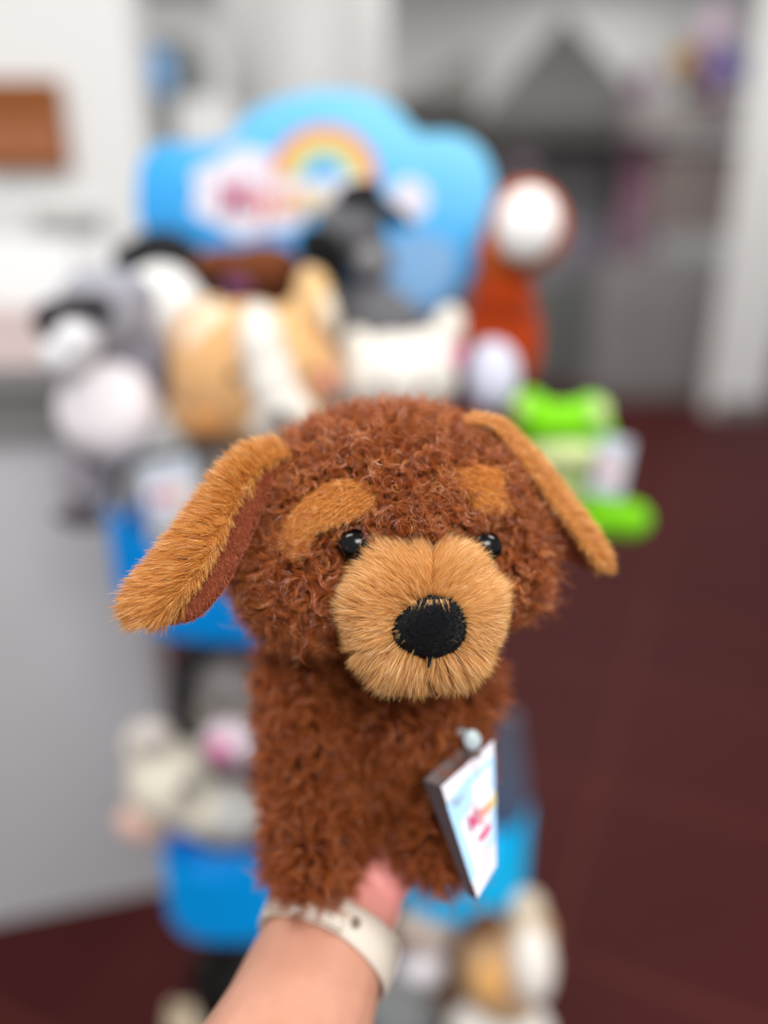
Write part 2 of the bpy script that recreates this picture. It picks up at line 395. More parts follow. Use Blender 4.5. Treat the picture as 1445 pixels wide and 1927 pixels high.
# back panel and lower cabinets of the stall
wbox('backdrop_panel', 1010, 262, 560, 380, 9.22, 0.06, m_shelf, 'grey backdrop panel hung under the dark canopy', 'panel')
def floor_box(px0, px1, Y, dep, h, mat, name, label, cat):
    dd = Y * cp + (CAM_Z - h / 2) * sp; x0 = (px0 - 722.5) / F * dd; x1 = (px1 - 722.5) / F * dd
    t = thing(name, ((x0 + x1) / 2, Y + dep / 2, 0), label, cat)
    bm = bmesh.new(); box(bm, (x0, Y, 0), (x1, Y + dep, h)); bmesh.ops.bevel(bm, geom=bm.edges[:], offset=0.01, segments=2); link('carcass', bm_mesh('carcass', bm, mat, False), t)
    n = 3
    for i in range(n):
        a = x0 + (x1 - x0) * i / n + 0.02; b_ = x0 + (x1 - x0) * (i + 1) / n - 0.02
        bm = bmesh.new(); box(bm, (a, Y - 0.02, 0.08), (b_, Y, h - 0.06)); d_ = link('door', bm_mesh('door', bm, mat, False), t)
        bm = bmesh.new(); tube(bm, [(b_ - 0.06, Y - 0.04, h * 0.5), (b_ - 0.06, Y - 0.04, h * 0.7)], 0.008); link('handle', bm_mesh('handle', bm, m_ddgrey), d_)
    return t
m_cab2 = material('slate_laminate', srgb(104, 106, 104), 0.6, 0.3, noise=(3, srgb(96, 98, 96)))
floor_box(985, 1130, 8.0, 0.5, 1.0, m_cab2, 'low_cabinet', 'darker grey low cabinet left of the taupe one', 'cabinet')
floor_box(1120, 1372, 7.3, 0.6, 1.25, m_mgrey, 'low_cabinet', 'wide taupe grey low cabinet beside the white partition', 'cabinet')
wbox('upper_shelf_unit', 1290, 190, 255, 190, 7.7, 0.4, material('taupe_panel', srgb(150, 144, 142), 0.6, 0.3, noise=(3, srgb(142, 136, 134))), 'grey wall shelf box under the coloured balloons', 'shelf')
wbox('dark_panel', 1305, 275, 440, 150, 7.9, 0.3, material('dark_recess_panel', srgb(118, 110, 108), 0.7, 0.2, noise=(3, srgb(134, 120, 116))), 'dark open cupboard above the taupe cabinet', 'cupboard')
# garments
def garment(px, py, w_, h_, Y, c, label, group=None):
    s = depth_of(py, Y) / F; m = material('cloth', srgb(*c), 0.9, 0.2, 0.3, noise=(10, tuple(v * 0.8 for v in srgb(*c)[:3]) + (1,)))
    bm = bmesh.new(); n, k = 14, 8; g = []
    c0 = at(px, py, Y)
    for side in (-1, 1):
        for j in range(k):
            row = []
            for i in range(n):
                u = i / (n - 1) * 2 - 1; v = j / (k - 1)
                wid = (0.75 + 0.25 * v) * w_ / 2 * s
                row.append(bm.verts.new((c0[0] + u * wid, Y + side * (0.035 + 0.012 * math.sin(u * 9 + v * 2)) * math.sqrt(max(0, 1 - u * u)) , c0[2] + (0.5 - v) * h_ * s - 0.03 * u * u * (1 - v))))
            g.append(row)
    for sd in range(2):
        for j in range(k - 1):
            for i in range(n - 1):
                a = g[sd * k + j]; b_ = g[sd * k + j + 1]; bm.faces.new((a[i], a[i + 1], b_[i + 1], b_[i]))
    bmesh.ops.remove_doubles(bm, verts=bm.verts, dist=1e-4)
    o = link('hanging_garment', bm_mesh('hanging_garment', bm, m)); return tag(o, label, 'garment', group)
garment(1110, 232, 90, 60, 8.45, (150, 104, 128), 'mauve garment hung nearest the middle of the dark stall')
garment(1205, 165, 50, 70, 8.3, (150, 118, 142), 'small mauve garment hung highest, under the canopy corner')
garment(1205, 240, 70, 90, 8.2, (162, 128, 150), 'pale lilac garment below the highest hung one')
garment(1212, 325, 75, 110, 8.15, (148, 100, 124), 'plum pink garment in the middle of the hanging column')
garment(1195, 430, 80, 90, 8.1, (140, 108, 126), 'dusty mauve garment hung lowest above the cabinets')
garment(985, 270, 50, 110, 8.5, (158, 142, 152), 'pale grey lilac garment hung left in the dark stall')
garment(1105, 470, 60, 90, 7.95, (112, 104, 122), 'grey violet garment in front of the darker low cabinet')
# balloons
for (px, py, r, c, lb) in ((1290, 118, 34, (160, 118, 60), 'ochre balloon left of the violet one above the shelf box'),
                           (1352, 128, 34, (110, 90, 160), 'violet balloon right of the ochre one above the shelf box'),
                           (1350, 52, 42, (208, 188, 204), 'pale pink balloon floating highest at the top right'),
                           (1398, 130, 26, (115, 120, 170), 'blue grey balloon against the white partition'),
                           (1300, 172, 22, (84, 104, 84), 'small dark green balloon under the ochre one'),
                           (1345, 178, 20, (130, 66, 90), 'small dark crimson balloon under the violet one')):
    m = material('balloon_rubber', srgb(*c), 0.35, 0.5, noise=(4, tuple(v * 0.9 for v in srgb(*c)[:3]) + (1,)))
    solo_blob('balloon', px, py, 7.5 + (px % 7) * 0.05, r * 0.95, r, r * 0.8, m, lb, 'balloon', 'coloured balloons above the shelf box', string=0.12)

# ================================================================== TOY DISPLAY STAND
SY = 1.20
m_sky = bpy.data.materials.new('printed_sky'); m_sky.use_nodes = True; nt = m_sky.node_tree; b = nt.nodes['Principled BSDF']
tc = nt.nodes.new('ShaderNodeTexCoord'); sx = nt.nodes.new('ShaderNodeSeparateXYZ'); mr = nt.nodes.new('ShaderNodeMapRange'); rp = nt.nodes.new('ShaderNodeValToRGB')
nt.links.new(tc.outputs['Generated'], sx.inputs[0]); ad = nt.nodes.new('ShaderNodeMath'); ad.operation = 'MULTIPLY_ADD'
nt.links.new(sx.outputs['X'], ad.inputs[0]); ad.inputs[1].default_value = 0.45; nt.links.new(sx.outputs['Z'], ad.inputs[2])
nz = nt.nodes.new('ShaderNodeTexNoise'); nz.inputs['Scale'].default_value = 3.5; nt.links.new(tc.outputs['Generated'], nz.inputs['Vector'])
ad2 = nt.nodes.new('ShaderNodeMath'); ad2.operation = 'MULTIPLY_ADD'; nt.links.new(nz.outputs['Fac'], ad2.inputs[0]); ad2.inputs[1].default_value = 0.25; nt.links.new(ad.outputs[0], ad2.inputs[2])
mr.inputs['From Min'].default_value = 0.35; mr.inputs['From Max'].default_value = 1.35; nt.links.new(ad2.outputs[0], mr.inputs[0]); nt.links.new(mr.outputs[0], rp.inputs[0])
rp.color_ramp.elements[0].color = srgb(20, 128, 205); rp.color_ramp.elements[1].color = srgb(132, 214, 252)
e = rp.color_ramp.elements.new(0.5); e.color = srgb(62, 176, 244)
nt.links.new(rp.outputs[0], b.inputs['Base Color']); b.inputs['Roughness'].default_value = 0.4
m_print_w = material('printed_white', srgb(236, 230, 238), 0.45, 0.4, noise=(8, srgb(226, 224, 238)))
m_cyan = material('blue_plastic', srgb(0, 172, 255), 0.42, 0.15, noise=(4, srgb(0, 158, 246)))
m_cyan2 = material('deep_blue_plastic', srgb(0, 140, 222), 0.42, 0.15, noise=(4, srgb(0, 126, 208)))

st = thing('display_stand', (at(600, 900, SY)[0], SY, 0), 'tall toy display stand with blue cloud sign and blue trays', 'display stand')
bx = float(st.location.x)
cloud = [(265, 430), (258, 350), (268, 295), (310, 268), (380, 270), (430, 258), (460, 218), (510, 190), (580, 172), (650, 170), (715, 185), (760, 220), (790, 250), (850, 250), (900, 275), (925, 320), (930, 370), (915, 430), (900, 490), (870, 540), (820, 575), (760, 600), (690, 590), (600, 520), (500, 475), (400, 470), (320, 462)]
cl2 = bezier_smooth([np.array(p) for p in cloud], 4)
hs = slab('header_sign', [at(p[0], p[1], SY) for p in cl2], np.array([0, 0.008, 0]), m_sky, st)
def decal(name, outline_px, mat, off, parent, Y=None):
    Y = (Y or SY) - off
    return slab(name, [at(p[0], p[1], Y) for p in outline_px], np.array([0, 0.0008, 0]), mat, parent)
def oval(cx, cy, rx, ry, n=40, roll=0):
    c, s = math.cos(math.radians(roll)), math.sin(math.radians(roll))
    return [(cx + rx * math.cos(a) * c - ry * math.sin(a) * s, cy + rx * math.cos(a) * s + ry * math.sin(a) * c) for a in np.linspace(0, 2 * math.pi, n, endpoint=False)]
# logo cloud: scalloped white oval
sc_ = [(478 + (1 + 0.07 * math.cos(7 * a)) * 118 * math.cos(a), 362 + (1 + 0.07 * math.cos(7 * a)) * 82 * math.sin(a)) for a in np.linspace(0, 2 * math.pi, 80, endpoint=False)]
decal('logo_cloud', sc_, m_print_w, 0.001, hs)
decal('printed_cloud', oval(770, 375, 38, 40), m_print_w, 0.001, hs)
m_pale = material('printed_pale_blue', srgb(140, 185, 225), 0.5, 0.3, noise=(6, srgb(120, 170, 220)))
decal('printed_cloud', oval(780, 505, 85, 68, roll=-15), m_pale, 0.001, hs)
# rainbow
bands = [(96, 84, (232, 120, 130)), (84, 70, (244, 178, 90)), (70, 55, (240, 214, 110)), (55, 42, (176, 214, 160)), (42, 28, (150, 195, 228))]
bm = bmesh.new(); rm = []
for k, (ro, ri, c) in enumerate(bands):
    rm.append(material('printed_band', srgb(*c), 0.45, 0.3, noise=(8, tuple(v * 0.93 for v in srgb(*c)[:3]) + (1,))))
    prev = None
    for a in np.linspace(math.radians(-14), math.radians(180), 36):
        pr2 = [bm.verts.new(at(610 + r_ * 1.05 * math.cos(a), 332 - r_ * math.sin(a), SY - 0.0022 + dy)) for r_ in (ro, ri) for dy in (0, 0.0008)]
        if prev:
            for f in ((0, 2, 2, 0),):
                fc = bm.faces.new((prev[0], pr2[0], pr2[2], prev[2])); fc.material_index = k
                fc = bm.faces.new((prev[1], prev[3], pr2[3], pr2[1])); fc.material_index = k
        prev = pr2
link('rainbow_arc', bm_mesh('rainbow_arc', bm, rm, False), hs)
decal('printed_cloud', oval(655, 372, 70, 40), m_print_w, 0.003, hs)
# lettering
def text_mesh(s, mapfn, mat, thick):
    cu = bpy.data.curves.new('t', 'FONT'); cu.body = s; cu.extrude = 0.0; cu.offset = 0.035; cu.resolution_u = 3
    o = bpy.data.objects.new('t', cu); COL.objects.link(o); dg = bpy.context.evaluated_depsgraph_get(); dg.update()
    me = bpy.data.meshes.new_from_object(o.evaluated_get(dg)); bpy.data.objects.remove(o)
    co = np.empty(len(me.vertices) * 3, np.float32); me.vertices.foreach_get('co', co); co = co.reshape(-1, 3)
    me.vertices.foreach_set('co', np.array([mapfn(x, y) for x, y, z in co], np.float32).ravel())
    me.materials.clear(); me.materials.append(mat); me.update(); return me
LET = [('M', 0.0, (206, 70, 120)), ('i', 0.9, (214, 80, 110)), ('y', 1.2, (236, 120, 90)), ('o', 1.75, (244, 160, 90)), ('n', 2.35, (238, 200, 100)), ('i', 2.95, (232, 214, 110))]
letm = {}
def lettering(parent, mapfn, name='letter'):
    for ch, x0, c in LET:
        if c not in letm: letm[c] = material('printed_ink', srgb(*c), 0.45, 0.3, noise=(10, tuple(v * 0.94 for v in srgb(*c)[:3]) + (1,)))
        link(name, text_mesh(ch, lambda x, y, x0=x0: mapfn(x + x0, y), letm[c], 0), parent)
lettering(hs, lambda x, y: at(415 + x * 62, 400 - y * 84, SY - 0.0035))

# post, base, rails, trays
bm = bmesh.new(); tube(bm, [(bx, SY + 0.03, 0.03), (bx, SY + 0.03, 1.55)], 0.016, 16); link('post', bm_mesh('post', bm, m_black), st)
bm = bmesh.new(); bmesh.ops.create_cone(bm, cap_ends=True, segments=48, radius1=0.27, radius2=0.26, depth=0.03, matrix=Matrix.Translation((bx - 0.01, SY - 0.02, 0.015))); bmesh.ops.bevel(bm, geom=[e for e in bm.edges], offset=0.003)
link('base_plate', bm_mesh('base_plate', bm, m_black), st)
def rail(pts, r=0.007):
    bm = bmesh.new(); tube(bm, bezier_smooth(pts, 6, False), r, 8); link('rail', bm_mesh('rail', bm, m_black), st)
rail([at(470, 1195, 1.0), at(400, 1215, 1.0), at(352, 1262, 1.0), at(342, 1330, 1.0), at(352, 1400, 1.03)], 0.019)
rail([at(395, 1790, 0.98), at(370, 1850, 0.98), at(400, 1935, 1.0)], 0.016)
rail([at(430, 1700, 1.02), at(425, 1830, 1.02), at(420, 1990, 1.05)], 0.016)
rail([at(225, 960, 1.04), at(228, 900, 1.06), at(300, 860, 1.1), (bx, SY + 0.03, at(600, 860, SY)[2])], 0.008)
for (pa, pb) in (((300, 560), 1.10), ((620, 560), 1.12), ((760, 640), 1.12), ((950, 600), 1.10), ((230, 640), 1.08), ((1040, 830), 1.06), ((470, 620), 1.1)):
    e_ = at(pa[0], pa[1], pb); h_ = e_[2]
    bm = bmesh.new(); tube(bm, [(bx, SY + 0.03, h_ - 0.02), ((bx + e_[0]) / 2, (SY + e_[1]) / 2 + 0.02, h_ - 0.01), tuple(e_)], 0.005, 8); link('hook_arm', bm_mesh('hook_arm', bm, m_black), st)

def tray(name, px0, px1, top_l, top_m, top_r, bot, Y, mat, dep=0.16, bulge=0.05, lift=30):
    """open tray with a bowed front whose rim dips in the middle"""
    n = 28; bm = bmesh.new(); th = 0.004
    s0 = depth_of(bot, Y) / F
    xa, xb = (px0 - 722.5) * depth_of(bot, Y) / F, (px1 - 722.5) * depth_of(bot, Y) / F
    zb0 = at(px0, bot, Y)[2]; zl = at(px0, bot - lift, Y)[2]
    zbu = lambda u: zb0 + (zl - zb0) * (max(0, 1 - u * 5) ** 2 + max(0, 1 - (1 - u) * 5) ** 2)
    def ztop(u):
        if u < 0.5: py = top_l + (top_m - top_l) * math.sin(math.pi * u) ** 1.0
        else: py = top_r + (top_m - top_r) * math.sin(math.pi * u)
        return at(722, py, Y)[2]
    rows = []
    for i in range(n + 1):
        u = i / n; zb = zbu(u); x = xa + (xb - xa) * u; y = Y - bulge * math.sin(math.pi * u) ** 0.7
        rows.append([bm.verts.new((x, y, zb)), bm.verts.new((x, y, ztop(u))), bm.verts.new((x, y + th, ztop(u))), bm.verts.new((x, y + th, zb + th)), bm.verts.new((x, Y + dep, zb + th)), bm.verts.new((x, Y + dep, zb))])
    for i in range(n):
        for k in range(6):
            a, b_ = rows[i], rows[i + 1]; bm.faces.new((a[k], a[(k + 1) % 6], b_[(k + 1) % 6], b_[k]))
    bm.faces.new(rows[0]); bm.faces.new(rows[-1])
    # side walls
    zb = zl
    for x_ in (xa, xb):
        zt = min(ztop(0), ztop(1)); sgn = 1 if x_ == xa else -1
        box(bm, (min(x_, x_ + sgn * th), Y, zb), (max(x_, x_ + sgn * th), Y + dep, zt))
    bmesh.ops.triangulate(bm, faces=[f for f in bm.faces if len(f.verts) > 4])
    return link(name, bm_mesh(name, bm, mat, False), st)
tray('tray', 228, 800, 950, 1085, 1000, 1180, 1.0, m_cyan2, lift=75)
tray('tray', 322, 545, 1605, 1632, 1570, 1748, 0.96, m_cyan, bulge=0.025)
tray('tray', 748, 984, 1648, 1600, 1512, 1690, 0.98, material('bright_blue_plastic', srgb(0, 200, 255), 0.4, 0.15, noise=(4, srgb(0, 182, 252))))
for (px, py, Yt) in ((500, 1150, 1.12), (420, 1720, 1.09), (860, 1665, 1.11)):
    e_ = at(px, py, Yt); bm = bmesh.new(); tube(bm, [(bx, SY + 0.03, e_[2]), tuple(e_)], 0.007, 8); link('tray_bracket', bm_mesh('tray_bracket', bm, m_black), st)
# smoky clear divider behind the right tray
p = at(965, 1345, 1.02); p2 = at(990, 1530, 1.02)
slab('divider', [at(930, 1345, 1.03), at(978, 1345, 1.03), at(1000, 1560, 1.03), at(900, 1560, 1.03)], np.array([0, 0.004, 0]), material('smoky_plastic', srgb(92, 96, 112), 0.3, 0.5, noise=(4, srgb(86, 88, 100))), st)

# ------------------------------------------------------------------ plush toys on the stand
PM = {}
def pm(c):
    if c not in PM: PM[c] = plush_mat('plush_%s' % ('dark' if sum(c) < 200 else 'pale' if sum(c) > 550 else 'mid'), c)
    return PM[c]
m_eye = material('black_eye_plastic', srgb(6, 5, 6), 0.16, 0.3, bump=(30, 0.01))
m_gloss = material('glossy_black_plastic', srgb(10, 9, 10), 0.12, 0.6, coat=0.5, bump=(30, 0.01))
def toy(name, label, cat, Y, parts):
    """parts: (part name, colour or material, [(px, py, rx, ry, rz, roll, dY)...], [sub-parts])"""
    allp = [e for p_ in parts for e in p_[2]]
    cx = sum(e[0] for e in allp) / len(allp); low = max(allp, key=lambda e: e[1] + e[3])
    loc = at(cx, low[1] + low[3], Y); t = thing(name, loc, label, cat)
    def mk(p_, parent):
        nm, c, es = p_[:3]; m = c if not isinstance(c, tuple) else pm(c); bm = bmesh.new()
        for e in es:
            px, py, rx, ry, rz = e[:5]; roll = e[5] if len(e) > 5 else 0; dY = e[6] if len(e) > 6 else 0
            s = depth_of(py, Y + dY) / F
            ell(bm, at(px, py, Y + dY), (rx * s, ry * s, rz * s), roll)
        if len(es) > 1: me = blob_mesh(nm, bm, m, 0.005, 5)
        else: me = bm_mesh(nm, bm, m)
        o = link(nm, me, parent)
        for sp_ in (p_[3] if len(p_) > 3 else []): mk(sp_, o)
    for p_ in parts: mk(p_, t)
    return t
GREY, WHT, DK = (158, 157, 166), (236, 235, 238), (62, 56, 60)
toy('raccoon_plush', 'grey plush with dark eye mask and white snout at far left', 'plush toy', 1.05, [
    ('head', GREY, [(200, 590, 92, 88, 80), (235, 560, 60, 50, 60)], [
        ('eye_mask', DK, [(100, 604, 40, 42, 34, 0, -0.055), (140, 574, 36, 20, 26, 10, -0.066)]), ('eye_mask', DK, [(184, 574, 32, 22, 24, -25, -0.07)]),
        ('snout', WHT, [(146, 642, 42, 42, 45, 0, -0.068), (126, 672, 50, 42, 45, 0, -0.068)])]),
    ('body', (140, 138, 150), [(215, 720, 85, 110, 70, 0, 0.01), (262, 670, 60, 80, 60, 0, 0.02)], [('belly', (240, 233, 236), [(203, 772, 96, 96, 60, 0, -0.035)])]),
    ('leg', (148, 142, 150), [(160, 890, 48, 75, 42, 5)], [('sole', (84, 76, 82), [(150, 975, 48, 20, 40, -8, -0.01)])]),
    ('tail', (120, 116, 128), [(290, 700, 30, 70, 30, 15, 0.04)])])
toy('panda_plush', 'round white faced plush with black hood under the cloud sign', 'plush toy', 1.14, [
    ('hood', (26, 26, 28), [(306, 552, 106, 122, 66), (385, 556, 52, 66, 50, 30)]),
    ('face', (236, 235, 232), [(304, 574, 76, 78, 56, 0, -0.05), (330, 586, 66, 60, 50, 0, -0.05)]),
    ('ear', (22, 22, 24), [(235, 482, 26, 20, 20, 30, -0.02)])])
TAN, CRM = (222, 172, 118), (240, 224, 200)
toy('corgi_plush', 'big tan and white dog plush head left above the puppet', 'plush toy', 1.02, [
    ('head', TAN, [(468, 705, 150, 138, 100), (400, 770, 85, 75, 70), (560, 700, 80, 108, 80)], [
        ('blaze', (240, 234, 224), [(492, 650, 44, 82, 60, 6, -0.050), (508, 710, 48, 82, 62, 10, -0.055), (528, 765, 52, 60, 60, 10, -0.06)]),
        ('muzzle', (236, 228, 214), [(515, 800, 50, 44, 50, 0, -0.055), (545, 785, 56, 44, 50, 0, -0.062), (530, 775, 52, 50, 56, 0, -0.06)]),
        ('nose', (56, 50, 48), [(530, 786, 19, 14, 14, 0, -0.104)]),
        ('eye', m_gloss, [(440, 705, 10, 12, 8, 0, -0.075)]), ('eye', m_gloss, [(592, 700, 9, 12, 8, 0, -0.06)]),
        ('cheek', (226, 150, 128), [(612, 720, 22, 24, 20, 0, -0.045)]), ('cheek', (204, 142, 84), [(400, 790, 45, 34, 30, 20, -0.052)])]),
    ('ear', TAN, [(375, 625, 46, 76, 30, -38)], [('ear_lining', CRM, [(385, 622, 30, 60, 22, -38, -0.02)])]),
    ('ear', (232, 190, 134), [(590, 560, 36, 62, 28, 8), (560, 610, 45, 50, 30)], [('ear_lining', CRM, [(618, 590, 16, 44, 20, 12, -0.015)])]),
    ('body', (196, 188, 182), [(520, 900, 130, 100, 70, 0, 0.03)])])
toy('brown_plush', 'dark brown plush tucked beneath the white logo of the sign', 'plush toy', 1.12, [
    ('head', (112, 60, 30), [(498, 508, 76, 50, 45), (425, 500, 66, 34, 35)]), ('body', (62, 34, 24), [(500, 580, 75, 60, 50, 0, 0.02)]),
    ('bow', (108, 62, 98), [(437, 538, 17, 22, 16, 20, -0.045), (460, 542, 17, 20, 16, -20, -0.045)])])
toy('black_grey_plush', 'charcoal plush with black ears in front of the rainbow', 'plush toy', 1.1, [
    ('head', (112, 111, 114), [(660, 430, 68, 62, 60), (700, 490, 42, 42, 45)]),
    ('ear', (36, 36, 40), [(676, 362, 48, 20, 30, 8, -0.03), (742, 404, 44, 16, 26, -38, -0.03)]),
    ('ear', (14, 13, 14), [(606, 470, 54, 40, 35, -30, -0.05), (632, 510, 30, 40, 30, 0, -0.05)]),
    ('snout', (140, 138, 140), [(695, 492, 28, 30, 30, 0, -0.04)]),
    ('body', (112, 112, 116), [(690, 590, 72, 70, 60), (735, 600, 60, 50, 50)])])
toy('cat_plush', 'cream white plush with pink inner ear above the puppet head', 'plush toy', 1.04, [
    ('head', (240, 234, 224), [(740, 710, 105, 82, 80), (800, 700, 62, 80, 70)], [('eye', m_gloss, [(720, 722, 9, 6, 6, 0, -0.06)]), ('eye', m_gloss, [(800, 722, 9, 6, 6, 0, -0.056)])]),
    ('ear', (238, 232, 220), [(842, 620, 30, 46, 24, -14)], [('ear_lining', (232, 130, 170), [(858, 672, 13, 24, 16, -10, -0.02)])]),
    ('ear', (238, 232, 220), [(672, 650, 30, 32, 24, 20)])])
toy('fox_plush', 'rust red plush with tall neck and big white oval snout', 'plush toy', 1.10, [
    ('head', (190, 88, 30), [(990, 428, 78, 86, 60), (945, 480, 52, 62, 50)], [('snout', (250, 248, 246), [(992, 424, 60, 70, 50, -12, -0.045)])]),
    ('body', (164, 54, 4), [(945, 560, 62, 70, 55), (930, 640, 72, 90, 60), (985, 640, 34, 90, 45, 0)], [('bib', (214, 216, 234), [(925, 706, 52, 70, 45, 0, -0.045)])])])
FG = (126, 214, 20)
toy('frog_plush', 'bright green frog plush at the right end of the stand', 'plush toy', 1.04, [
    ('head', FG, [(1050, 800, 88, 44, 60), (995, 765, 34, 32, 30), (1110, 775, 38, 32, 34), (1110, 815, 44, 36, 44)], [
        ('eye', (206, 228, 150), [(1126, 778, 20, 24, 18, 0, -0.03)]), ('eye', (190, 220, 120), [(978, 768, 16, 20, 16, 0, -0.03)])]),
    ('jaw', (214, 226, 160), [(1062, 858, 84, 38, 58, 0, -0.008)]), ('body', (190, 216, 140), [(1050, 915, 66, 50, 45)]),
    ('foot', FG, [(1178, 978, 46, 36, 35), (1120, 970, 50, 40, 38), (1070, 990, 46, 40, 36)])])
toy('grey_plush', 'dim grey plush in the gap under the middle blue tray', 'plush toy', 1.06, [
    ('head', (178, 170, 166), [(425, 1285, 60, 46, 50)]), ('body', (176, 170, 158), [(425, 1355, 78, 52, 50)]), ('ear', (120, 116, 110), [(468, 1248, 22, 24, 16)])])
toy('puppy_plush', 'cream puppy plush with pink ear on the lower left tray', 'plush toy', 1.0, [
    ('head', (244, 236, 216), [(318, 1462, 78, 92, 70), (380, 1520, 66, 52, 60), (270, 1400, 36, 42, 36)], [('eye', (100, 98, 98), [(350, 1483, 16, 13, 12, 0, -0.075)]), ('patch', (214, 204, 196), [(285, 1388, 38, 34, 30, 0, -0.02)])]),
    ('ear', (236, 218, 228), [(432, 1400, 52, 46, 30, -10, -0.03)], [('ear_lining', (226, 110, 168), [(412, 1412, 24, 19, 16, -30, -0.056)])]),
    ('body', (200, 198, 194), [(430, 1530, 75, 58, 60), (480, 1525, 40, 40, 40)]),
    ('foot', (238, 196, 178), [(275, 1545, 56, 38, 38, 0, -0.01)])])
toy('beige_puppy_plush', 'tan and white puppy plush low at the right below the bright tray', 'plush toy', 0.94, [
    ('head', (216, 176, 134), [(950, 1820, 88, 100, 70), (990, 1760, 50, 60, 50)], [('blaze', (242, 234, 224), [(1000, 1815, 42, 72, 50, 0, -0.045)]), ('cheek', (218, 164, 100), [(918, 1850, 34, 42, 34, 0, -0.058)])]),
    ('ear', (222, 204, 180), [(992, 1712, 32, 36, 24)]), ('ear', (104, 66, 38), [(912, 1738, 36, 28, 26, 15, -0.015)]),
    ('chest', (244, 240, 232), [(940, 1935, 98, 48, 60, 0, -0.02)])])
toy('white_pawed_plush', 'grey plush with one white paw beside the watch strap', 'plush toy', 0.97, [
    ('head', (200, 184, 172), [(800, 1745, 62, 44, 45)], [('eye_patch', (142, 112, 92), [(768, 1768, 26, 16, 20, 0, -0.03)])]),
    ('paw', (226, 220, 224), [(792, 1815, 46, 40, 40, 0, -0.02)]), ('body', (132, 134, 134), [(755, 1900, 78, 66, 60)]),
    ('side', (120, 94, 78), [(850, 1870, 42, 56, 40, 0, 0.01)])])
toy('cream_plush', 'small cream plush peeking up at the bottom edge left', 'plush toy', 1.0, [
    ('head', (214, 196, 168), [(352, 1925, 40, 34, 30), (385, 1940, 30, 26, 26)]), ('ear', (200, 180, 150), [(328, 1900, 12, 14, 10)])])

# big hang tags on the toys
def card(name, quad, Yoff, thick, mat, parent):
    return slab(name, quad, thick, mat, parent)
def small_tag(cx, cy, w_, h_, roll, Y, label):
    c, s = math.cos(math.radians(roll)), math.sin(math.radians(roll))
    f = lambda u, v, o=0.0: at(cx + u * w_ * c - v * h_ * s, cy + u * w_ * s + v * h_ * c, Y - o)
    t = thing('hang_tag', f(0, 0.5), label, 'tag')
    slab('card', [f(-.5, -.5), f(.5, -.5), f(.5, .5), f(-.5, .5)], np.array([0, 0.003, 0]), material('tag_card', srgb(206, 212, 222), 0.4, 0.4, noise=(10, srgb(196, 205, 216))), t)
    slab('logo_oval', [f(0.4 * math.cos(a), 0.05 + 0.28 * math.sin(a), 0.001) for a in np.linspace(0, 6.283, 30, endpoint=False)], np.array([0, 0.0005, 0]), m_print_w, t)
    lettering(t, lambda x, y: f(-0.34 + x * 0.2, 0.14 - y * 0.3, 0.002))
    return t
small_tag(322, 925, 105, 120, -12, 0.955, 'white toy tag with reddish logo beside the puppet\'s long ear')
small_tag(1150, 878, 62, 110, 12, 0.99, 'white toy tag hanging on the green frog')

# ================================================================== THE HAND PUPPET
m_skinb = material('rust_backing', srgb(74, 31, 15), 0.95, 0.1, noise=(90, srgb(60, 25, 13)), bump=(400, 0.5))
m_goldb = material('gold_backing', srgb(190, 128, 66), 0.95, 0.1, noise=(90, srgb(176, 116, 58)), bump=(400, 0.5))
m_rust = fur_mat('rust_curly_fur', (120, 54, 18), (172, 86, 34), (220, 142, 76), 0.26, 0.9, 0.22)
m_gold = fur_mat('golden_fur', (216, 152, 80), (236, 182, 108), (250, 218, 160), 0.3, 0.8, 0.28)
m_goldd = fur_mat('amber_fur', (196, 122, 44), (220, 152, 70), (240, 192, 118), 0.32, 0.75, 0.28)
m_brow = fur_mat('brow_fur', (206, 134, 54), (230, 160, 78), (246, 198, 124), 0.32, 0.7, 0.28)
m_lineb = material('lining_backing', srgb(132, 66, 42), 0.9, 0.1, noise=(90, srgb(120, 58, 36)), bump=(400, 0.4))
m_line = fur_mat('rust_short_pile', (150, 76, 48), (174, 94, 62), (192, 114, 78), 0.5, 0.4, 0.2)
m_velb = material('black_velour', srgb(11, 11, 16), 0.95, 0.15, 0.12, noise=(220, srgb(5, 5, 8)), bump=(900, 0.6))
m_velf = fur_mat('black_pile', (4, 4, 6), (8, 8, 12), (15, 15, 22), 0.8, 0.2, 0.1)

PX = 1 / F
def D(px, py, d): return at_depth(px, py, d)
pup = thing('hand_puppet', D(690, 1690, 0.46), 'curly rust brown dog hand puppet with golden muzzle held up in front', 'hand puppet')

# ---- head
def E(bm, px, py, d, rx, ry, rz, roll=0, yaw=0, seg=4):
    s = d / F; ell(bm, D(px, py, d), (rx * s, ry * s, rz * s), roll, seg=seg, yaw=yaw)
bm = bmesh.new()
E(bm, 738, 1000, 0.435, 264, 208, 200)
E(bm, 598, 1075, 0.428, 132, 116, 160)
E(bm, 890, 1060, 0.430, 112, 112, 160)
E(bm, 738, 940, 0.43, 212, 140, 175)
E(bm, 730, 1105, 0.43, 215, 110, 170)
head_me = blob_mesh('head', bm, m_skinb, 0.003, 10)
hV, hN, hT = tri_data(head_me)
def head_front_depth(px, py):
    x, y = project(hV); d = (hV - CAMP) @ FW
    k = ((x - px) ** 2 + (y - py) ** 2) < 9 ** 2
    return d[k].min() if k.any() else 0.40
browL = [(545, 1012), (556, 975), (598, 932), (640, 908), (690, 908), (712, 925), (708, 952), (680, 968), (640, 978), (604, 992), (592, 1026), (570, 1050)]
browR = [(843, 888), (880, 882), (920, 888), (926, 925), (942, 955), (912, 958), (880, 948), (856, 922)]
MC_ = (790, 1150)
